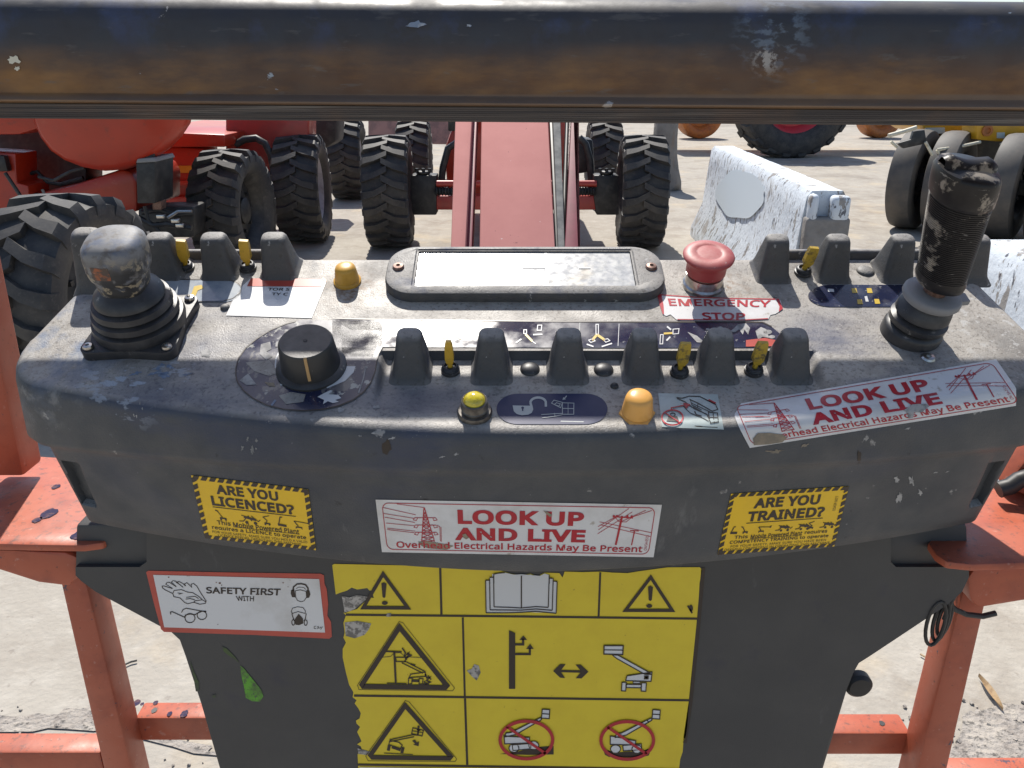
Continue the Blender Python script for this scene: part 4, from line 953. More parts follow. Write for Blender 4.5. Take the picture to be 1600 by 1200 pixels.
for p in ([(588, 150), (602, 133), (650, 146), (640, 176)], [(604, 158), (616, 148), (638, 154), (630, 168)], [(650, 148), (715, 150), (714, 213), (650, 213)]): d.line(p, 4, G_, closed=True)
d.line([(650, 180), (714, 181)], 4, G_); d.line([(682, 148), (682, 213)], 3, G_); d.line([(530, 215), (605, 210), (648, 208)], 4, G_); d.line([(535, 233), (608, 224), (648, 216)], 4, G_); d.line([(605, 206), (608, 226)], 4, G_)
d.poly([(650, 132), (655, 116), (660, 120), (672, 106), (677, 110), (665, 124), (670, 128)], G_)
d.line([(640, 252), (770, 256)], 5, G_, lay=1)
d.build('lock_label', 'navy capsule label with open padlock symbol at the front edge')
d = Decal(crop(700, 590, 1140, 1600), H, 30)
d.grid([(1194, 92), (1532, 98), (1566, 296), (1214, 282)], 'pale_film', 24, 12)
d.ring(1274, 232, 60, 42, 8, 'red_ink', 'red_print', 2); d.line([(1230, 204), (1318, 262)], 6, 'red_ink', 'red_print', 2); d.line([(1268, 190), (1268, 178), (1340, 164)], 6, 'red_ink', 'red_print', 2); d.poly([(1335, 150), (1378, 158), (1352, 184)], 'red_ink', 'red_print', 2)
d.poly([(1252, 222), (1302, 224), (1314, 256), (1240, 252)], 'ink'); d.ring(1276, 214, 14, 9, 5, 'ink')
L = lambda p, w_=4, c=False: d.line(p, w_, 'ink', 'printed_symbol', 1, c)
L([(1298, 118), (1330, 122), (1370, 110), (1430, 112), (1520, 158), (1532, 185), (1500, 195), (1420, 150), (1372, 128)], 5); L([(1300, 122), (1345, 142), (1400, 182), (1470, 212), (1485, 245)], 5); L([(1335, 165), (1375, 205), (1440, 232), (1480, 250)], 4); L([(1376, 128), (1385, 160), (1440, 188)]); L([(1420, 150), (1415, 178)]); L([(1385, 150), (1490, 200)]); L([(1390, 170), (1480, 220)])
L([(1478, 200), (1530, 205), (1535, 255), (1490, 262)], 5, True); L([(1505, 205), (1512, 262)], 5); L([(1480, 230), (1532, 232)]); L([(1400, 195), (1410, 215), (1440, 222)], 6); d.line([(1480, 132), (1520, 152)], 8, 'red_ink', 'red_print', 2)
L([(1400, 278), (1530, 284)], 4)
d.build('weight_label', 'pale square label with crossed out weight symbol')

# emergency stop sticker
d = Decal(crop(1020, 350, 1360, 1600), TOP)
d.poly([(30, 522), (62, 522), (300, 540), (520, 548), (740, 556), (925, 552), (940, 570), (955, 630), (900, 665), (865, 672), (848, 704), (640, 716), (200, 712), (172, 705), (128, 668), (100, 680), (72, 668), (50, 600)], 'white_film', 'sheet', 0)
d.poly([(30, 522), (62, 522), (78, 600), (82, 668), (72, 668), (50, 600)], 'red_ink', 'border'); d.poly([(903, 556), (926, 553), (955, 628), (925, 650), (930, 610)], 'red_ink', 'border'); d.line([(62, 526), (300, 543), (520, 551), (900, 558)], 7, 'red_ink', 'border'); d.line([(180, 706), (640, 711), (846, 700)], 6, 'red_ink', 'border')
d.text('EMERGENCY', ((108, 552), (868, 566), (862, 616), (122, 606)), 'red_ink', 0.018); d.text('STOP', ((355, 655), (680, 658), (674, 712), (372, 710)), 'red_ink', 0.02)
d.build('emergency_sticker', 'curling white EMERGENCY STOP sticker with red letters')

# long pictogram strip and dial label
d = Decal(crop(600, 490, 1280, 1600), TOP)
d.poly([(-190, 20), (0, 24), (700, 32), (1390, 34), (1425, 50), (1455, 75), (1470, 98), (1462, 116), (1440, 126), (900, 128), (500, 126), (-25, 124), (-40, 160), (-190, 160)], 'navy_film', 'sheet', 0)
Wk, Yk = 'white_ink', 'yellow_ink'
d.line([(-190, 20), (0, 24), (700, 32), (1390, 34), (1425, 50)], 4, 'ink', 'border', 1)
L = lambda p, w_=4, c=False, mt=Wk: d.line(p, w_, mt, 'printed_symbol', 1, c)
L([(245, 42), (256, 42), (256, 75), (245, 75)], 3, True); L([(215, 90), (238, 92)], 6, mt=Yk); L([(285, 95), (262, 84)], 6, mt=Yk)
L([(565, 45), (580, 45), (578, 64), (563, 64)], 3, True); L([(514, 62), (524, 62), (524, 76), (514, 76)], 3, True); L([(520, 78), (545, 104)], 8, mt=Yk); L([(545, 104), (558, 114)], 3); L([(548, 80), (582, 79)], 5); L([(505, 96), (485, 110)], 5)
L([(779, 42), (788, 42), (788, 78), (779, 78)], 3, True); L([(783, 80), (765, 100)], 9, mt=Yk); L([(783, 80), (812, 100)], 9, mt=Yk); L([(752, 100), (768, 95), (776, 103), (760, 109)], 3, True); L([(806, 98), (822, 95), (830, 102), (815, 108)], 3, True); L([(745, 115), (770, 124)], 5); L([(838, 112), (800, 124)], 5)
L([(1016, 80), (1026, 80), (1024, 114), (1014, 114)], 3, True); L([(1028, 76), (1060, 74)], 7, mt=Yk); L([(1062, 60), (1084, 58), (1082, 76), (1062, 78)], 3, True); L([(1040, 50), (1055, 62)], 6); L([(1052, 88), (1038, 102)], 6)
L([(864, 40), (860, 122)], 2); L([(720, 36), (716, 120)], 2, mt=G_)
d.poly([(1268, 70), (1285, 58), (1300, 42), (1330, 38), (1345, 55), (1338, 80), (1325, 62), (1318, 80), (1305, 60), (1290, 72)], 'scuff', 'scuffs', 1); d.poly([(1365, 66), (1385, 52), (1405, 60), (1415, 92), (1390, 88), (1375, 100)], 'scuff', 'scuffs', 1); d.poly([(1330, 100), (1400, 92), (1460, 104), (1440, 122), (1330, 124)], 'red_film', 'scuffs', 1); d.poly([(1115, 70), (1150, 84), (1180, 110), (1150, 108)], 'scuff', 'scuffs', 1)
for x, y, w_ in ((1235, 55, 10), (1410, 70, 16), (1425, 88, 12), (1190, 60, 8)): d.disc(x, y, w_, w_*.5, 'scuff', 'scuffs', 1)
d.build('pictogram_strip', 'glossy navy strip of boom movement symbols')
d = Decal(crop(340, 420, 640, 1565), TOP)
pts = d.ell(745, 795, 595, 368, 44, 62, 275)
pts = [(690, 418), (640, 432), (560, 452)] + [(430, 505), (320, 575), (230, 650), (175, 730), (152, 810), (150, 870), (165, 930), (215, 1000), (290, 1060), (400, 1115), (540, 1150), (700, 1162), (850, 1152), (990, 1122), (1110, 1070), (1190, 1010), (1250, 930), (1285, 840), (1310, 700), (1345, 638), (1345, 600), (1340, 430)]
d.poly(pts, 'worn_film', 'sheet', 0)
d.line(pts[1:-1], 9, 'ink', 'border', 1)
d.line([(500, 690), (478, 740), (472, 790), (478, 840), (505, 880), (540, 910)], 12, Wk, 'printed_symbol', 1); d.line([(515, 955), (570, 915)], 16, Wk, 'printed_symbol', 1)
d.poly([(862, 925), (960, 885), (1040, 800), (1125, 800), (1110, 850), (1040, 920), (895, 980)], Wk, 'printed_symbol', 1)
d.poly([(815, 1050), (850, 1030), (920, 995), (940, 1000), (905, 1028), (985, 1035), (1010, 1060), (960, 1075), (990, 1090), (940, 1100), (900, 1085), (860, 1110), (870, 1075)], Wk, 'printed_symbol', 1)
d.poly([(180, 915), (250, 860), (320, 950), (240, 955)], 'scuff', 'scuffs', 1); d.poly([(385, 930), (460, 935), (470, 965), (420, 962)], 'dirt', 'scuffs', 1); d.poly([(355, 620), (430, 600), (440, 660), (400, 680), (450, 720), (400, 750), (345, 700)], 'scuff', 'scuffs', 1); d.poly([(480, 600), (524, 590), (524, 650), (472, 640)], 'scuff', 'scuffs', 1)
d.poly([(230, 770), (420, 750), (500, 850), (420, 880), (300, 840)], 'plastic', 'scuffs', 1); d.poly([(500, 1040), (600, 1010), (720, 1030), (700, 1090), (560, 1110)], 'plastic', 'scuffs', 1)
d.line([(1150, 1020), (1190, 900), (1210, 800)], 9, 'scuff', 'scuffs', 1); d.line([(440, 1120), (475, 1075)], 16, 'bluescuff', 'scuffs', 1)
for x, y in ((820, 1060),): pass
d.build('dial_label', 'scratched navy oval label round the speed dial')
# faded oval and glossy white sticker, back left
d = Decal(crop(210, 350, 510, 1600), TOP)
capsule(d, 40, 468, 893, 655, 'blue_oval', rx=170)
d.line([(300, 468), (740, 468)] + [(812, 478), (870, 500), (893, 530), (880, 580), (820, 625), (740, 648), (350, 652)], 5, 'ink', 'border', 1)
d.poly([(500, 525), (560, 512), (580, 540), (530, 560), (510, 610), (450, 618), (480, 580)], Yk)
d.build('faded_label', 'faded blue oval label under the left toggle switches')
d = Decal(crop(210, 350, 510, 1600), TOP)
d.poly([(968, 458), (1560, 462), (1598, 490), (1478, 788), (765, 766), (820, 640), (900, 520)], 'gloss_white', 'sheet', 0)
d.poly([(972, 459), (1560, 463), (1560, 528), (940, 524)], 'red_film', 'printed_symbol', 1)
d.text('TOR S', ((1120, 537), (1300, 539), (1292, 562), (1110, 560)), 'ink', 0.012); d.text('TY C', ((1150, 577), (1285, 579), (1278, 601), (1142, 599)), 'ink', 0.012)
d.poly([(1560, 462), (1575, 448), (1600, 470), (1598, 494)], 'rusty_screw', 'rust_spots', 1)
d.build('blank_sticker', 'sun bleached glossy white sticker left of the yellow button')
d = Decal(crop(1060, 340, 1600, 1600), TOP)
capsule(d, 600, 313, 1285, 415, 'navy_film', rx=110)
for p in ((800, 330), (870, 330), (825, 382), (905, 380)): d.poly([p, (p[0]+22, p[1]), (p[0]+28, p[1]+22), (p[0]+4, p[1]+22)], Yk)
d.poly([(690, 332), (718, 334), (720, 348), (692, 346)], Wk); d.poly([(860, 368), (872, 366), (880, 392), (866, 392)], Wk)
d.build('arrow_plate', 'small navy capsule plate with yellow arrows in front of the right guards')

# paint marks and scuffs on the console
def splat(px, py, rx, ry, mat, surf=H, n_=16, rag=0.45, rot=0, seed=0):
    rnd = random.Random(int(px*7+py*13+seed)); d = Decal(lambda u, v: (u, v), surf)
    pts = []
    for i in range(n_):
        a = 2*math.pi*i/n_; k = 1-rag*rnd.random(); x, y = rx*k*math.cos(a), ry*k*math.sin(a)
        pts.append((px + x*math.cos(rot)-y*math.sin(rot), py + x*math.sin(rot)+y*math.cos(rot)))
    d.poly(pts, mat, 'paint_mark', -0.6); return d.build('paint_mark', None)
def ragged(pts, mat, surf, label=None):
    d = Decal(lambda u, v: (u, v), surf); d.poly(pts, mat, 'paint_mark', 0); return d.build('paint_mark', label)
z7 = crop(0, 700, 540, 1296)
ragged([z7(*p) for p in [(902, 815), (915, 825), (945, 862), (980, 905), (988, 930), (975, 950), (945, 948), (922, 935), (915, 890), (905, 850)]], 'green', PED, 'bright green paint smear on the pedestal')
ragged([z7(*p) for p in [(832, 742), (850, 750), (885, 785), (898, 805), (870, 785), (840, 762)]], 'green_dim', PED)
ragged([z7(*p) for p in [(712, 790), (725, 830), (745, 875), (748, 910), (735, 912), (728, 870)]], 'green_dim', PED)
ragged([z7(*p) for p in [(795, 925), (812, 922), (808, 935), (798, 934)]], 'green_dim', PED)
rs = random.Random(3)
for (x, y, rx, ry, m_, n_) in ((1418, 772, 20, 24, 'scuff', 5), (390, 690, 12, 14, 'scuff', 6), (1240, 700, 40, 7, 'dirt', 3), (590, 680, 30, 5, 'scuff', 3), (1390, 665, 30, 6, 'scuff', 3), (640, 880, 30, 4, 'scuff', 0), (240, 585, 55, 12, 'bluescuff', 7), (205, 560, 30, 10, 'scuff', 0), (470, 615, 20, 6, 'scuff', 0), (700, 715, 24, 6, 'scuff', 2), (215, 640, 10, 14, 'scuff', 4), (1470, 735, 16, 5, 'scuff', 3)):
    for k in range(n_):
        splat(x + rs.uniform(-1, 1)*rx, y + rs.uniform(-1, 1)*ry, rx*rs.uniform(.12, .35), ry*rs.uniform(.15, .6), m_, H, 18, .75, rs.uniform(-.5, .2), k)
for x, y, rx, ry, m_ in ((605, 698, 10, 14, 'ink'), (1342, 714, 4, 12, 'ink'), (532, 641, 7, 5, 'scuff'), (588, 636, 6, 4, 'scuff'), (945, 478, 3, 2, 'scuff'), (322, 552, 10, 8, 'scuff')): splat(x, y, rx, ry, m_)
# ------------------------------------------------------------------ thick guard bar across the top of the view
BY = 0.475
zb = on_f(800, 191, BY).z; zt = on_f(800, -4, BY).z; k_ = (zt-zb)/195
guard = MB()
prof = [(0.0, 0), (0.0, 24.6), (-0.0012, 26), (-0.0030, 28.5), (-0.0032, 31), (-0.0020, 35), (0.0002, 38.5), (0.0012, 42), (0.0008, 60), (-0.0005, 85), (0.0002, 120), (0.0012, 155), (0.0030, 172), (0.0062, 184), (0.0115, 193), (0.020, 199), (0.034, 203), (0.050, 202), (0.058, 195), (0.062, 178), (0.062, 30), (0.058, 26), (0.058, 0)]
X0, X1 = -0.62, 0.62; sl = -0.0022
vs = []; NX_ = 60
for i in range(NX_+1):
    x = X0 + (X1-X0)*i/NX_
    for (yy, p) in prof: vs.append((x, yy, p*k_ + sl*x/0.3 + (0.0003*math.sin(x*31) if 60 < p < 170 else 0)))
m_ = len(prof)
fs = [(i*m_+j, (i+1)*m_+j, (i+1)*m_+(j+1) % m_, i*m_+(j+1) % m_) for i in range(NX_) for j in range(m_)]
fs += [tuple(range(m_)), tuple(reversed([NX_*m_+j for j in range(m_)]))]
gb = thing('guard_bar', (0, BY, zb), 'thick dark steel guard bar with rusty brown wear across the top of the picture', 'guard bar')
guard.v = [Vector(v) for v in vs]; guard.f = fs
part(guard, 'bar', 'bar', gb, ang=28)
lip = MB()
pr = [(-0.0006, 0.4), (-0.0006, 25)]
for t in range(7): 
    lip.box((0, -0.0004, k_*(2.0+t*3.4)), (1.238, 0.0016 if t % 2 else 0.0022, k_*3.0))
lip.v = [v + Vector((0, 0, sl*v.x/0.3)) for v in lip.v]
part(lip, 'grooved_lip', 'barlip', gb)
for px, py, rx, ry in ((22, 93, 13, 8), (27, 107, 6, 4), (650, 38, 20, 7), (733, 40, 5, 3)):
    b = MB(); rnd = random.Random(px)
    pts = []
    for i in range(14):
        a = 2*math.pi*i/14; kk = 1-.5*rnd.random(); p_ = on_f(px+rx*kk*math.cos(a), py+ry*kk*math.sin(a), BY-0.0009); pts.append(p_)
    b.add([p_ - Vector((0, BY, zb)) for p_ in pts], [tuple(range(14))])
    part(b, 'paint_chip', 'bluescuff' if px > 100 else 'cream', gb, recalc=False)

# ------------------------------------------------------------------ orange basket frame round the console
fr_ = thing('basket_frame', (0, 0.66, CAMH-1.28), 'faded orange steel basket frame of posts, plates and rails carrying the console', 'basket frame')
def fpart(mb, name, bev=0.003, mat='orange'): return mb.build(name, mat, fr_, bevel=bev, seg=2)
# left upper post
b = MB()
Y0, Y1 = 0.70, 0.735
A0, A1 = on_f(-20, 745, Y0), on_f(37, 745, Y0)
B0, B1 = on_f(-142, 150, Y0), on_f(-90, 150, Y0)
e = Vector((0, 0.035, 0))
b.hexa([A0, A1, A1+e, A0+e], [B0, B1, B1+e, B0+e]); fpart(b, 'post', 0.004)
# plates
PZ = on_f(100, 852, 0.598).z
def plate(pts, thick=0.007):
    b = MB(); P_ = [on_z(x, y, PZ) for x, y in pts]; b.prism(P_, (0, 0, -thick)); return fpart(b, 'mounting_plate', 0.0018)
plate([(-160, 846), (60, 851), (130, 852), (160, 848), (176, 838), (181, 826), (150, 770), (100, 715), (-60, 705), (-160, 705)])
plate([(1450, 848), (1462, 866), (1480, 878), (1520, 882), (1800, 872), (1800, 730), (1600, 735), (1540, 760), (1490, 800)])
b = MB(); b.hexa([on_f(-150, 860, 0.615), on_f(118, 858, 0.615), on_f(118, 905, 0.615)+Vector((0, 0, 0)), on_f(-150, 900, 0.615)],
                 [p + Vector((0, 0.04, 0)) for p in (on_f(-150, 860, 0.615), on_f(118, 858, 0.615), on_f(118, 905, 0.615), on_f(-150, 900, 0.615))])
ga = MB(); zz_ = PZ-0.0075
def gusset(pts, f0, th=0.04):
    b = MB(); b.prism([on_f(x, y, f0) for x, y in pts], (0, th, 0)); fpart(b, 'bracket', 0.004)
gusset([(-150, 863), (100, 863), (122, 872), (124, 896), (108, 918), (60, 912), (-40, 880), (-150, 850)], 0.606, 0.04)
gusset([(1524, 887), (1760, 876), (1760, 905), (1600, 940), (1528, 952), (1516, 938), (1512, 905)], 0.606, 0.04)
# lower posts
def post(x0, x1, yt, xb0, xb1, f0, dep=0.034):
    b = MB(); e = Vector((0, dep, 0))
    a0, a1, c0, c1 = on_f(x0, yt, f0), on_f(x1, yt, f0), on_f(xb0, 1200, f0), on_f(xb1, 1200, f0)
    k = 1.35
    c0 = a0 + (c0-a0)*k; c1 = a1 + (c1-a1)*k
    b.hexa([c0, c1, c1+e, c0+e], [a0, a1, a1+e, a0+e]); fpart(b, 'post', 0.004)
post(86, 127, 880, 160, 205, 0.625)
post(1516, 1556, 880, 1434, 1482, 0.625)
# lower rails: top faces in the sun
def rail(xa, xb, ytop, ymid, ybot, fr):
    z1 = on_f((xa+xb)/2, ymid, fr).z; z0 = on_f((xa+xb)/2, ybot, fr).z
    yb = on_z((xa+xb)/2, ytop, z1).y
    p0 = on_f(xa, ymid, fr); p1 = on_f(xb, ymid, fr); b = MB()
    b.hexa([(p0.x, fr, z0), (p1.x, fr, z0), (p1.x, yb, z0), (p0.x, yb, z0)], [(p0.x, fr, z1), (p1.x, fr, z1), (p1.x, yb, z1), (p0.x, yb, z1)])
    return fpart(b, 'lower_rail', 0.003)
rail(210, 420, 1096, 1122, 1158, 0.655)
rail(-160, 156, 1144, 1176, 1216, 0.630)
rail(1230, 1424, 1114, 1146, 1180, 0.655)
rail(1484, 1780, 1182, 1214, 1250, 0.630)
# bolt holes and paint spots on the rails
def spot(px, py, z, r, mat, nm):
    r *= 0.75
    c = on_z(px, py, z + 0.0006); b = MB(); rnd = random.Random(px)
    b.add([c + Vector((r*(1-.3*rnd.random())*math.cos(a_), r*(1-.3*rnd.random())*math.sin(a_)*1.3, 0)) for a_ in [2*math.pi*i/14 for i in range(14)]], [tuple(range(14))])
    return b.build(nm, mat, fr_, recalc=False)
zl_ = on_f(315, 1122, 0.655).z; zr_ = on_f(1327, 1146, 0.655).z
spot(241, 1110, zl_, .0045, 'steelblack', 'bolt_hole'); spot(1378, 1130, zr_, .0045, 'steelblack', 'bolt_hole')
for px, py, r in ((213, 1098, .006), (243, 1098, .004), (265, 1115, .004), (288, 1115, .006), (222, 1100, .003)): spot(px, py, zl_, r, 'bluespot', 'paint_spot')
MT_ = None
for px, py, r in ((88, 760, .006), (76, 802, .011), (122, 836, .009), (58, 812, .006)): spot(px, py, PZ, r, 'bluespot', 'paint_spot')
# upper rail of the basket, above the picture: its shadow lies across the console
hr = on_f(800, 0, 0.73)
b = MB(); TB = Vector((0, 0.803, CAMH+0.16))
b.tube([TB + Vector((-0.75, 0, 0)), TB + Vector((-0.3, 0, 0)), TB + Vector((0.3, 0, 0)), TB + Vector((0.75, 0, 0))], 0.0185, 24); upr = fpart(b, 'upper_rail', 0)
for sx in (-1, 1):
    b = MB(); b.beam((sx*0.60, 0.735, PZ-0.03), (sx*0.60, 0.803, CAMH+0.16), 0.045, 0.045, (0, 1, 0)); fpart(b, 'end_post', 0.004)
    b = MB(); b.beam((sx*0.60, 0.53, zb+0.035), (sx*0.60, 0.785, zb+0.035), 0.03, 0.03); fpart(b, 'bar_bracket', 0.003)
    b = MB(); b.beam((sx*0.50, 0.70, PZ-0.02), (sx*0.60, 0.73, PZ-0.02), 0.03, 0.03); fpart(b, 'plate_brace', 0.003)
# black hose and red fitting behind the right end of the console
b = MB(); b.beam(on_f(1585, 760, .70), on_f(1680, 640, .70), .05, .04); fpart(b, 'post', 0.003)
b = MB(); b.tube([on_f(x, y, .672) for x, y in ((1560, 765), (1578, 760), (1592, 750), (1606, 745), (1640, 750))], 0.008, 12); o = b.build('hose', 'steelblack', fr_)
# coiled black cable tied to the right post
cb = thing('cable', on_f(1480, 1005, 0.61), 'small loop of black cable tied round the right orange post', 'cable')
b = MB()
for k, (dx, dy, rx, ry) in enumerate(((0, 0, 14, 34), (8, -4, 11, 31), (14, -8, 9, 27))):
    b.tube([on_f(1462+dx+rx*math.cos(2*math.pi*i/20)+8*math.sin(2*math.pi*i/20)*-1, 974+dy+ry*math.sin(2*math.pi*i/20), 0.600+0.003*k) for i in range(21)], 0.0017, 8)
b.tube([on_f(x, y, .607) for x, y in ((1484, 945), (1492, 952), (1510, 960), (1535, 963), (1556, 958))], 0.0026, 8)
b.tube([on_f(x, y, .604) for x, y in ((1476, 968), (1482, 952), (1484, 942), (1490, 930), (1500, 920))], 0.0026, 8)
b.build('loop', 'steelblack', cb)
# ------------------------------------------------------------------ wheels
def tyre_bm(Rr, W, lugs=20, tread=True):
    b = MB(); hwid = W/2; Rc = Rr - (0.035 if tread else 0)
    prof = [(-hwid*0.72, Rr*0.60), (-hwid*0.92, Rr*0.66), (-hwid*1.0, Rr*0.78), (-hwid*0.97, Rr*0.90), (-hwid*0.86, Rc-0.016), (-hwid*0.5, Rc-0.003), (0, Rc), (hwid*0.5, Rc-0.003), (hwid*0.86, Rc-0.016), (hwid*0.97, Rr*0.90), (hwid*1.0, Rr*0.78), (hwid*0.92, Rr*0.66), (hwid*0.72, Rr*0.60)]
    n = 64; k = len(prof); vs = []
    for i in range(n):
        a = 2*math.pi*i/n
        for (x, r) in prof: vs.append((x, r*math.cos(a), r*math.sin(a)))
    b.add(vs, [(i*k+t, ((i+1) % n)*k+t, ((i+1) % n)*k+t+1, i*k+t+1) for i in range(n) for t in range(k-1)])
    if tread:
        stp = 2*math.pi/lugs
        for s in (-1, 1):
            for i in range(lugs):
                a0 = i*stp + (stp/2 if s > 0 else 0)
                st = [(-0.06*W, 0.0, 0.0, .20), (0.20*W, 0.36*stp, 0.0, .20), (0.44*W, 0.50*stp, 0.006, .235), (0.505*W, 0.52*stp, 0.05, .25)]
                V = []
                for x, da, drop, hw_ in st:
                    for (rr_, ww) in ((Rc-0.02-drop, hw_*1.12), (Rr-drop, hw_*0.86)):
                        for sg in (-1, 1):
                            a = a0 + da + sg*ww*stp; V.append((s*x, rr_*math.cos(a), rr_*math.sin(a)))
                Fc = []
                for q in range(3):
                    o = q*4
                    for (p, r_) in ((0, 1), (1, 3), (3, 2), (2, 0)): Fc.append((o+p, o+r_, o+4+r_, o+4+p))
                Fc += [(0, 1, 3, 2), (12, 13, 15, 14)]
                b.add(V, Fc)
    return b
def wheel(parent, pos, Rr, W, yaw=0, tread=True, mat='tyre', rim='rim_pale', roll=0.0, lugs=20):
    o = tyre_bm(Rr, W, lugs, tread).build('wheel', mat, parent, local=True, ang=40)
    pr = parent.rotation_euler.z
    o.matrix_local = Matrix.Rotation(-pr, 4, 'Z') @ Matrix.Translation(Vector(pos)-WLOC[parent.name]) @ Matrix.Rotation(yaw, 4, 'Z') @ Matrix.Rotation(roll, 4, 'X')
    b = MB(); q = Matrix.Rotation(R(90), 4, 'Y'); hwid = W/2
    b.lathe([(Rr*0.10, -hwid*0.35), (Rr*0.50, -hwid*0.30), (Rr*0.57, -hwid*0.66), (Rr*0.615, -hwid*0.74), (Rr*0.615, hwid*0.74), (Rr*0.57, hwid*0.66), (Rr*0.50, hwid*0.25), (Rr*0.26, hwid*0.35), (Rr*0.10, hwid*0.35)], q, 40)
    r_ = b.build('rim', rim, o, local=True, ang=40)
    b = MB(); b.lathe([(Rr*0.22, hwid*0.3), (Rr*0.22, hwid*0.5), (Rr*0.12, hwid*0.62), (0, hwid*0.62)], q, 20)
    for k in range(8):
        a = 2*math.pi*k/8; b.box((hwid*0.36, Rr*.34*math.cos(a), Rr*.34*math.sin(a)), (hwid*.16, Rr*.05, Rr*.05))
    b.build('hub', rim if rim != 'rim_pale' else 'steelblack', o, local=True)
    return o
def pxprism(b, pts, f, th): b.prism([on_f(x, y, f) for x, y in pts], (0, th, 0))

# ------------------------------------------------------------------ the lift this console belongs to: boom, axle and wheels
lift = thing('boom_lift', on_z(805, 392, 0), 'boom lift with chalky pink boom rising between two front wheels straight ahead', 'boom lift')
gl = on_z(607, 392, 0); gr = on_z(1003, 392, 0); FY = gl.y + 0.25
RT = 0.535
wheel(lift, (gl.x, FY, RT), RT, 0.43, R(3), rim='rim_pale', roll=.1); wheel(lift, (gr.x, FY, RT), RT, 0.43, R(-3), rim='rim_pale', roll=.23)
RY = FY + 2.9
wheel(lift, (on_f(648, 250, RY).x, RY, RT), RT, 0.42, R(2), roll=.05); wheel(lift, (on_f(943, 250, RY).x, RY, RT), RT, 0.42, roll=.3)
def lp_(mb, name, mat, bev=0.01, **kw): return mb.build(name, mat, lift, bevel=bev, **kw)
b = MB(); pxprism(b, [(664, 306), (946, 306), (946, 328), (664, 328)], FY-0.08, 0.2); lp_(b, 'axle_beam', 'redpaint')
b = MB(); p_ = on_f(682, 287, FY-.1); q_ = on_f(932, 287, FY-.1); b.tube([p_, q_], 0.032, 16); lp_(b, 'steering_rod', 'redpaint', 0)
for xa, xb in ((680, 712), (900, 930)):
    b = MB(); p_ = on_f(xa, 299, FY-.12); q_ = on_f(xb, 299, FY-.12); n_ = 14
    b.tube([p_.lerp(q_, i/n_) for i in range(n_+1)], [0.045 if i % 2 else 0.032 for i in range(n_+1)], 14); lp_(b, 'bellows', 'steelblack', 0)
for xa, xb, sgn in ((641, 682, 1), (928, 967, -1)):
    b = MB(); pxprism(b, [(xa, 274), (xb, 274), (xb, 336), (xa+4, 336), (xa, 310)], FY-0.10, 0.22)
    b.lathe([(0.07, 0), (0.07, .03), (0.02, .035), (0, .035)], Matrix.Translation(on_f((xa+xb)/2, 272, FY-.02)), 16)
    k = lp_(b, 'steering_knuckle', 'steelblack', 0.012)
    b = MB()
    for dx in (-10, 0, 10): b.lathe([(0.018, 0), (0.018, .03), (0, .03)], Matrix.Translation(on_f((xa+xb)/2+dx, 268, FY-.06)), 6)
    b.build('bolts', 'steelblack', k)
b = MB(); pxprism(b, [(694, 235), (704, 205), (760, 160), (905, 160), (905, 312), (700, 312)], FY+0.5, 1.8); lp_(b, 'chassis', 'redorange', 0.03)
b = MB(); pxprism(b, [(700, 165), (742, 165), (742, 205), (700, 205)], FY+0.3, .3); lp_(b, 'valve_block', 'steelblack', 0.01)
for s_ in (((688, 300), (692, 262), (700, 232), (715, 222), (730, 226)), ((925, 300), (922, 250), (915, 225), (905, 215))):
    b = MB(); b.tube([on_f(x, y, FY+.2) for x, y in s_], 0.035, 10); lp_(b, 'hydraulic_hose', 'steelblack', 0)
b = MB(); pxprism(b, [(900, 215), (926, 218), (930, 268), (900, 272)], FY+.4, .3); lp_(b, 'hose_guard', 'steelblack', 0.02)
# boom faces lie on one sloping plane
Bp0 = Vector((0, 4.57, 0.654)); bn = Vector((0, -0.578, 1)).normalized()
def BPL(px, py, up=0.0): return on_pl(px, py, Bp0 + bn*up, bn)
def slab(tl, tr, br, bl, th, name, mat, up=0.0, ext0=2.2, ext1=0.55, bev=0.012):
    a, b2, c, d_ = [BPL(*p, up) for p in (tl, tr, br, bl)]
    A = d_ + (a-d_)*ext0; B = c + (b2-c)*ext0; C = b2 + (c-b2)*(1+ext1); D = a + (d_-a)*(1+ext1)
    b = MB(); b.hexa([D-bn*th, C-bn*th, B-bn*th, A-bn*th], [D, C, B, A]); return lp_(b, name, mat, bev)
slab((752, 196), (857, 196), (868, 395), (749, 395), 0.36, 'boom', 'pink')
slab((711, 196), (737, 196), (727, 395), (704, 395), 0.22, 'boom_flange', 'pink', 0.03)
slab((737.5, 196), (745, 196), (737, 395), (727.5, 395), 0.16, 'boom_web', 'maroon', -0.05, bev=0.004)
slab((892, 196), (898, 196), (905, 395), (882, 395), 0.24, 'cover_plate', 'maroon', 0.0, bev=0.006)
slab((859, 196), (864, 196), (873, 395), (869, 395), 0.05, 'hose_tray', 'steelblack', -0.03, bev=0.006)
slab((864.5, 196), (876, 196), (883, 395), (872.5, 395), 0.10, 'cable_track', 'hose', -0.01, bev=0.006)
b = MB(); a0, a1 = BPL(886, 196, -.03), BPL(881, 330, -.06); b.tube([a1+(a1-a0)*.5, a1, a0, a0+(a0-a1)*.8], 0.014, 12); lp_(b, 'hydraulic_hose', 'steelblack', 0)

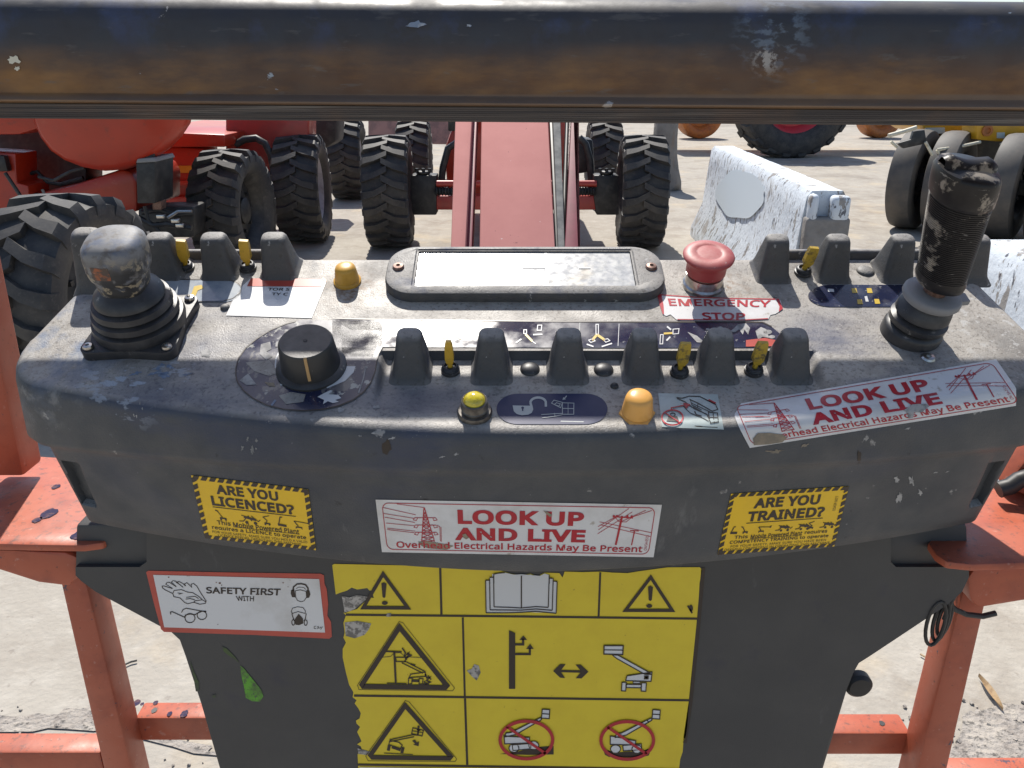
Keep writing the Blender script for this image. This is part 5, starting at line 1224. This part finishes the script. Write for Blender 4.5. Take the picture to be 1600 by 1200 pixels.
# ------------------------------------------------------------------ orange lift at the far left
m1 = thing('boom_lift', on_z(100, 560, 0), 'orange red boom lift at the left edge with rounded counterweight and big near tyre', 'boom lift')
def p1(mb, name, mat, bev=0.015, **kw): return mb.build(name, mat, m1, bevel=bev, **kw)
wheel(m1, (on_f(112, 420, 4.15).x, 4.15, 0.50), 0.54, 0.43, R(-7), rim='steelblack', roll=.12, lugs=18)
cw = MB()
ol = [(58, 140), (62, 192), (72, 215), (88, 236), (110, 251), (138, 262), (165, 267), (195, 265), (222, 258), (245, 246), (268, 230), (285, 212), (298, 192), (305, 140)]
nseg = len(ol); V = []
for k, (sc_, ff_) in enumerate(((0.90, 6.02), (0.97, 6.06), (1.0, 6.16), (1.0, 7.2))):
    for (x, y) in ol:
        p = on_f(180+(x-180)*sc_, 150+(y-150)*sc_, 6.16); q_ = 1.17 if k == 3 else 1.0; V.append((p.x*q_, ff_, 1.6+(p.z-1.6)*q_))
cw.add(V, [(k*nseg+i, k*nseg+(i+1) % nseg, (k+1)*nseg+(i+1) % nseg, (k+1)*nseg+i) for k in range(3) for i in range(nseg)] + [tuple(reversed(range(nseg))), tuple(3*nseg+i for i in range(nseg))])
c_ = cw.build('counterweight', 'redorange', m1, ang=50)
b = MB(); p_ = on_f(222, 241, 6.0); b.lathe([(0.065, 0), (0.062, 0.012), (0, 0.012)], Matrix.Translation(p_ + Vector((0, .07, 0))) @ Matrix.Rotation(R(70), 4, 'X'), 20); b.build('recess', 'steelblack', c_)
b = MB(); pxprism(b, [(40, 306), (110, 290), (190, 264), (205, 268), (214, 285), (214, 332), (120, 332), (40, 322)], 6.35, 0.9); p1(b, 'turntable_skirt', 'redorange', 0.03)
b = MB(); pxprism(b, [(-150, 160), (64, 160), (64, 200), (30, 210), (-150, 213)], 6.2, 0.5); p1(b, 'upper_deck', 'redorange')
b = MB(); pxprism(b, [(-150, 210), (70, 200), (135, 262), (135, 330), (-150, 330)], 6.95, 0.3); p1(b, 'cavity_shade', 'steelblack')  # black slab put in for the deep shade of the cavity
b = MB(); pxprism(b, [(-100, 232), (24, 240), (26, 286), (44, 290), (50, 345), (-100, 345)], 6.3, 0.3); p1(b, 'frame_bracket', 'redorange', 0.012)
b = MB(); pxprism(b, [(-40, 240), (6, 244), (12, 268), (-40, 268)], 6.22, 0.06); p1(b, 'valve_block', 'steelblack', 0.006)
b = MB(); b.tube([on_f(x, y, 6.5) for x, y in ((30, 262), (45, 272), (58, 268), (75, 285), (95, 288), (130, 278))], 0.016, 8); p1(b, 'hydraulic_hose', 'steelblack', 0)
b = MB(); b.tube([on_f(x, y, 6.4) for x, y in ((130, 305), (150, 298), (160, 285), (185, 292))], 0.012, 8); p1(b, 'hydraulic_hose', 'hose', 0)
b = MB(); pxprism(b, [(212, 254), (242, 252), (242, 318), (214, 318)], 6.05, 0.35); p1(b, 'battery_box', 'steelblack', 0.01)
b = MB(); pxprism(b, [(214, 325), (304, 322), (304, 372), (214, 372)], 6.3, 0.3); p1(b, 'axle_housing', 'steelblack', 0.03)
b = MB(); pxprism(b, [(238, 314), (252, 314), (252, 328), (238, 328)], 6.15, .1); p1(b, 'pivot_pin', 'rusty_screw', 0.005)
b = MB(); b.tube([on_f(x, y, 6.2) for x, y in ((222, 332), (250, 328), (275, 336), (303, 333))], 0.02, 10); p1(b, 'drive_hose', 'steelblack', 0)
for pts, r_, m_ in ((((216, 340), (240, 352), (262, 350), (300, 356)), .022, 'steelblack'), (((226, 322), (232, 345), (250, 362)), .015, 'steelblack'), (((8, 270), (28, 300), (40, 318), (60, 322)), .014, 'steelblack'), (((60, 276), (84, 282), (110, 268), (132, 262)), .012, 'steelblack'), (((64, 322), (72, 308), (66, 296)), .01, 'hose'), (((262, 340), (278, 330), (300, 330)), .012, 'chrome')):
    b = MB(); b.tube([on_f(x, y, 6.12) for x, y in pts], r_, 8); p1(b, 'hydraulic_hose', m_, 0)
b = MB(); pxprism(b, [(214, 248), (240, 246), (244, 253), (212, 255)], 6.03, 0.36); p1(b, 'box_lid', 'alu', 0.008)
for px, py in ((252, 338), (275, 345), (282, 352)):
    b = MB(); b.box(on_f(px, py, 6.1), (.06, .05, .03)); p1(b, 'fitting', 'chrome', 0.006)
b = MB(); pxprism(b, [(2, 332), (22, 329), (25, 352), (6, 356)], 6.28, 0.01); p1(b, 'label', 'sticker_small', 0)

# ------------------------------------------------------------------ red lift behind it
m2 = thing('boom_lift', on_z(360, 425, 0), 'red boom lift with sunlit pale top and yellow stripe behind the black battery box', 'boom lift')
def p2(mb, name, mat, bev=0.015, **kw): return mb.build(name, mat, m2, bevel=bev, **kw)
wheel(m2, (on_f(366, 330, 7.05).x, 7.05, 0.505), 0.515, 0.42, R(-4), rim='steelblack', roll=.02)
b = MB(); pxprism(b, [(200, 204), (352, 210), (352, 230), (200, 230)], 7.7, 1.9); p2(b, 'deck', 'redorange', 0.02)
b = MB(); pxprism(b, [(250, 228), (318, 232), (318, 330), (250, 330)], 7.8, 0.4); p2(b, 'chassis', 'redorange', 0.02)
b = MB(); pxprism(b, [(258, 259), (312, 259), (312, 270), (258, 270)], 7.79, 0.005); p2(b, 'stripe', 'yellow', 0)
b = MB(); pxprism(b, [(250, 284), (316, 282), (316, 290), (250, 291)], 7.70, 0.1); p2(b, 'step', 'redorange', 0.01)
b = MB(); pxprism(b, [(258, 308), (312, 307), (306, 322), (262, 322)], 7.72, 0.05); p2(b, 'belly_plate', 'redpaint', 0.01)

# ------------------------------------------------------------------ another red lift, its wheels in a row
m3 = thing('boom_lift', on_z(478, 382, 0), 'red boom lift with curved black hose and pale rimmed tyre left of the pink boom', 'boom lift')
def p3(mb, name, mat, bev=0.015, **kw): return mb.build(name, mat, m3, bevel=bev, **kw)
g_ = on_z(474, 382, 0)
wheel(m3, (on_f(474, 300, g_.y+.2).x, g_.y+.2, 0.53), 0.53, 0.44, R(4), rim='rim_pale', roll=.15)
g2 = on_z(553, 315, 0)
wheel(m3, (g2.x-.1, g2.y+.3, 0.53), 0.53, 0.44, R(3), rim='rim_pale', roll=.2)
b = MB(); pxprism(b, [(352, 150), (482, 150), (482, 240), (440, 330), (352, 330)], g_.y+.15, 0.35); p3(b, 'chassis', 'redpaint', 0.02)
b = MB(); b.tube([on_f(x, y, g_.y-.1) for x, y in ((368, 226), (382, 218), (400, 216), (414, 224), (423, 242), (428, 270), (430, 300), (432, 330))], 0.034, 12); p3(b, 'hydraulic_hose', 'steelblack', 0)
b = MB(); pxprism(b, [(352, 214), (364, 204), (368, 240), (354, 244)], g_.y-.05, .05); p3(b, 'hinge_plate', 'redorange', 0.01)
b = MB(); pxprism(b, [(416, 268), (432, 266), (432, 282), (416, 284)], g_.y-.15, .1); p3(b, 'clamp', 'steelblack', 0.01)
b = MB(); pxprism(b, [(486, 150), (528, 150), (524, 222), (510, 232), (486, 220)], g_.y+1.6, .5); p3(b, 'drive_motor', 'steelblack', 0.03)

# ------------------------------------------------------------------ yellow rubber tyred roller at the right
rl = thing('road_roller', on_z(1480, 372, 0), 'yellow road roller on smooth black tyres at the right edge', 'road roller')
def p4(mb, name, mat, bev=0.012, **kw): return mb.build(name, mat, rl, bevel=bev, **kw)
ya = R(-42); ax = Vector((math.cos(ya), math.sin(ya), 0)); t0 = on_z(1428, 362, 0) + Vector((0.02, 0.25, 0))
for k, dd in enumerate((0, 0.36, 0.95, 1.32)):
    wheel(rl, t0 + ax*dd + Vector((0, 0, 0.53)), 0.53, 0.27, ya, tread=False, mat='slick', rim='steelblack')
b = MB(); b.beam(t0 - ax*.1 + Vector((0, 0, .53)), t0 + ax*1.6 + Vector((0, 0, .53)), 0.14, 0.14); p4(b, 'axle', 'steelblack')
by = t0.y - 0.1
b = MB(); pxprism(b, [(1432, 150), (1800, 150), (1800, 214), (1538, 212), (1520, 210), (1455, 208), (1442, 200)], by+.3, .9); p4(b, 'body', 'yellow', 0.02)
b = MB(); pxprism(b, [(1526, 188), (1700, 188), (1700, 205), (1612, 222), (1556, 221), (1526, 218)], by-.35, .3); p4(b, 'body_bracket', 'yellow', 0.01)
b = MB(); b.lathe([(0.055, 0), (0.055, 0.02), (0.03, 0.02), (0.03, 0.005), (0, 0.005)], Matrix.Translation(on_f(1542, 204, by-.36)) @ Matrix.Rotation(R(90), 4, 'X'), 20); p4(b, 'eye_bolt', 'rim_orange', 0)
b = MB(); pxprism(b, [(1446, 200), (1476, 199), (1477, 208), (1450, 209)], by+.28, .02); p4(b, 'number_label', 'pale_film', 0)
b = MB(); pxprism(b, [(1558, 207), (1570, 207), (1570, 216), (1558, 216)], by-.36, .01); p4(b, 'label', 'pale_film', 0)
b = MB(); pxprism(b, [(1510, 196), (1522, 196), (1522, 206), (1510, 206)], by+.29, .01); p4(b, 'reflector', 'rim_red', 0)
for pts, r_ in ((((1388, 212), (1410, 206), (1432, 199)), 0.022), (((1392, 221), (1402, 230)), 0.015), (((1446, 222), (1457, 242)), 0.016), (((1464, 234), (1472, 250)), 0.013), (((1464, 234), (1495, 230), (1532, 222)), 0.016), (((1564, 224), (1580, 246), (1593, 272)), 0.016), (((1604, 190), (1612, 240)), 0.014)):
    b = MB(); b.tube([on_f(x, y, by-.42) for x, y in pts], r_, 8); p4(b, 'scraper_bar', 'cream', 0)
b = MB(); pxprism(b, [(1428, 205), (1445, 203), (1448, 222), (1440, 226), (1412, 232), (1402, 224), (1424, 218)], by-.40, .05); p4(b, 'scraper_bracket', 'steelblack', 0.005)
b = MB(); pxprism(b, [(1440, 226), (1800, 226), (1800, 352), (1452, 340)], by+1.35, .5); p4(b, 'tyre_gap_shade', 'steelblack', 0.02)  # dark box added behind the tyres for the darkness between them
b = MB(); pxprism(b, [(1460, 210), (1800, 214), (1800, 300), (1560, 290), (1500, 250), (1462, 228)], by+.9, .3); p4(b, 'underframe', 'steelblack', 0.02)

# ------------------------------------------------------------------ machines far behind
ld = thing('wheel_loader', on_z(1237, 248, 0), 'far machine with huge black tyre and red rim behind the concrete barrier', 'wheel loader')
gy = on_z(1237, 248, 0).y
wheel(ld, (on_f(1237, 248, gy).x, gy+.4, 1.25), 1.27, 0.7, R(-80), tread=True, rim='rim_red', lugs=22)
b = MB(); pxprism(b, [(1050, 120), (1420, 120), (1420, 178), (1050, 178)], gy+1.4, 1.2); b.build('body', 'yellow', ld, bevel=.03)
for cx_, by_, mt in ((1092, 217, 'rim_orange'), (1374, 216, 'rim_orange')):
    gg = on_z(cx_, by_, 0)
    wheel(ld, (gg.x, gg.y+.2, 0.62), 0.62, 0.5, R(-78), tread=False, mat='rim_orange', rim='rim_orange')
blk = thing('concrete_block', on_z(1040, 300, 0), 'lumpy grey concrete lump standing behind the right front tyre', 'concrete block')
gb_ = on_z(1040, 300, 0); V = []; rnd = random.Random(5)
for k, (z, r_) in enumerate(((0, .26), (.12, .25), (.3, .21), (.5, .18), (.75, .165), (1.0, .16), (1.3, .15), (1.5, .13), (1.55, .05))):
    for i in range(20):
        a = 2*math.pi*i/20; q = r_*(1+.12*rnd.uniform(-1, 1)); V.append(gb_ + Vector((q*math.cos(a), .3+q*math.sin(a), z)))
b = MB(); b.add(V, [(k*20+i, k*20+(i+1) % 20, (k+1)*20+(i+1) % 20, (k+1)*20+i) for k in range(8) for i in range(20)] + [tuple(range(20)), tuple(160+i for i in range(20))]); b.build('block', 'concrete', blk, ang=80)
wl = MB(); wl.prism([on_f(x, y, 13.5) for x, y in ((575, 120), (712, 120), (712, 226), (575, 224))], (0, .5, 0))
o = wl.build('skip_bin', 'oldpink', None, bevel=.03); tag(o, 'mottled dull pink steel bin far behind the left front tyre', 'skip bin')

# ------------------------------------------------------------------ concrete barriers
def barrier(name, nearTL, farTL, label, H_=0.92, topw=0.25, notch=True):
    A = on_z(*nearTL, H_) if len(nearTL) == 2 else Vector(nearTL); B = on_z(*farTL, H_) if len(farTL) == 2 else Vector(farTL)
    ax_ = (B-A); Lg = ax_.length; ax_.normalize(); rt = Vector((ax_.y, -ax_.x, 0))
    zs = H_/0.8
    t = thing(name, A + rt*topw/2 - Vector((0, 0, H_)), label, 'concrete barrier', 'concrete barriers')
    prof = [(-0.15, 0), (-0.15, .08), (-0.045, .30), (-0.012, .66), (0.0, .765), (0.03, .80), (topw-.03, .80), (topw, .765), (topw+.012, .66), (topw+.05, .30), (topw+.17, .07), (topw+.17, 0)]
    b = MB(); n_ = 40; m_ = len(prof); V = []; rnd = random.Random(11)
    for i in range(n_+1):
        s_ = i/n_
        for j, (x, z) in enumerate(prof):
            jx, jz = rnd.uniform(-.003, .003), rnd.uniform(-.002, .002) if z > .7 else 0
            V.append(A + ax_*(Lg*s_) + rt*(x+jx) + Vector((0, 0, z*zs - H_ + jz)))
    b.add(V, [(i*m_+j, i*m_+(j+1) % m_, (i+1)*m_+(j+1) % m_, (i+1)*m_+j) for i in range(n_) for j in range(m_)] + [tuple(reversed(range(m_))), tuple(n_*m_+j for j in range(m_))])
    o = b.build('barrier_body', 'barrier', t, bevel=0, ang=40)
    # bare concrete end with a cast notch and lifting pin
    b = MB(); e0 = A - ax_*0.10
    def blk_(x0, x1, z0, z1, d0=0.0, top=0):
        q = [A + rt*x0, A + rt*x1]; 
        z0 *= zs; z1 *= zs
        lo = [q[0]+Vector((0, 0, z0-H_)), q[1]+Vector((0, 0, z0-H_)), q[1]-ax_*.10+Vector((0, 0, z0-H_)), q[0]-ax_*.10+Vector((0, 0, z0-H_))]
        b.hexa(lo, [p + Vector((0, 0, z1-z0)) for p in lo])
    blk_(-0.012, topw+.012, 0.05, 0.665)
    c2 = b.build('bare_end', 'concrete', t, bevel=.02, seg=3)
    b = MB(); blk_(0.0, 0.055, 0.64, 0.79); blk_(0.135, topw, 0.64, 0.782); b.build('end_lug', 'barrier', t, bevel=.028, seg=3)
    b = MB(); b.tube([A + rt*.095 - ax_*.05 + Vector((0, 0, .64-H_)), A + rt*.095 - ax_*.05 + Vector((0, 0, .71-H_))], .013, 10); b.build('lifting_pin', 'rusty_screw', t)
    return t
b1 = barrier('concrete_barrier', (1262, 298), (1112, 228), 'white painted concrete barrier with flaking paint and bare grey end behind the red button')
bf = Vector((0, 0, 0)); bA_ = on_z(1262, 298, .92); bB_ = on_z(1112, 228, .92); ax2 = (bB_-bA_).normalized(); rt2 = Vector((ax2.y, -ax2.x, 0))
pl0 = bA_ + rt2*(-0.012) + Vector((0, 0, -0.161)); pl1 = bA_ + rt2*(-0.05) + Vector((0, 0, -0.575)); pn = ax2.cross(pl1-pl0).normalized()
if pn.dot(CAM-pl0) < 0: pn = -pn
b = MB(); b.add([on_pl(1156 + 37*math.cos(2*math.pi*i/40)*(1+.05*math.sin(i*.7)), 304 + 38*math.sin(2*math.pi*i/40)*(1+.05*math.cos(i*.9)), pl0 + pn*.006, pn) for i in range(40)], [tuple(range(40))]); b.build('blanked_logo_patch', 'paleblue', b1, recalc=False)  # pale ellipse stands for a blanked-out logo, not real paint
bA = on_z(1262, 298, .92); bB = on_z(1112, 228, .92); dr = (bA-bB).normalized()
f2 = on_z(1525, 374, 0.92)
barrier('concrete_barrier', tuple(f2 + dr*1.9), tuple(f2), 'white painted concrete barrier nearest the right edge behind the long joystick', notch=False)

# ------------------------------------------------------------------ ground details
b = MB(); rnd = random.Random(2)
def patch(pts, mat, name, label, cat, h_=0.004):
    b = MB(); P_ = [on_z(x, y, 0) for x, y in pts]; out = []
    n_ = len(P_)
    for i in range(n_):
        for k in range(5): out.append(P_[i].lerp(P_[(i+1) % n_], k/5) + Vector((rnd.uniform(-.012, .012), rnd.uniform(-.012, .012), h_)))
    t = tessellate_polygon([out]); b.add(out, [tuple(q) for q in t]); return tag(b.build(name, mat, None, recalc=False), kind='structure')
patch([(1500, 1118), (1530, 1108), (1620, 1100), (1900, 1105), (1900, 1300), (1470, 1300), (1480, 1190)], 'dark_ground', 'crumbled_ground', '', '')
patch([(-300, 1122), (-50, 1112), (60, 1120), (130, 1108), (170, 1112), (330, 1170), (340, 1185), (170, 1140), (60, 1140), (-300, 1150)], 'dark_ground', 'ground_crack', '', '')
lf = MB(); a = on_z(1528, 1058, .006); c = on_z(1566, 1112, .006); n_ = 8; sd = (c-a).normalized().cross(Vector((0, 0, 1)))
V = []
for i in range(n_+1):
    t_ = i/n_; wd = .010*math.sin(math.pi*min(1, t_*.97+.02)); p = a.lerp(c, t_); V += [p+sd*wd+Vector((0, 0, .012)), p+Vector((0, 0, .002)), p-sd*wd+Vector((0, 0, .014))]
lf.add(V, [(i*3+j, (i+1)*3+j, (i+1)*3+j+1, i*3+j+1) for i in range(n_) for j in range(2)])
tag(lf.build('dry_leaf', 'leaf', None, recalc=False), 'curled dry leaf lying on the concrete beside the right orange post', 'leaf')
tw = MB(); tw.tube([on_z(x, y, .008) for x, y in ((1438, 1022), (1445, 1026), (1455, 1028), (1462, 1034))], .003, 6); tag(tw.build('twig', 'leaf', None), 'thin dark twig on the concrete left of the right orange post', 'twig')
tw = MB(); tw.tube([on_z(x, y, .008) for x, y in ((186, 1050), (196, 1038), (205, 1034), (214, 1032))], .003, 6); tag(tw.build('twig', 'steelblack', None), 'thin dark twig on the concrete right of the left orange post', 'twig')
gvv = MB()
for k in range(150):
    lo = rnd.random() < .5
    x, y = (rnd.uniform(-40, 330), rnd.uniform(1100, 1200)) if lo else (rnd.uniform(1400, 1620), rnd.uniform(1090, 1200))
    p = on_z(x, y, 0); s_ = .002 + .006*rnd.random()**2
    gvv.box(p + Vector((0, 0, s_*.5)), (s_*1.6, s_*1.3, s_), Euler((rnd.random(), rnd.random(), rnd.random()*3)).to_matrix())
tag(gvv.build('gravel', 'dark_ground', None, bevel=0), 'loose grit along the broken edges of the concrete', 'gravel', kind='stuff')
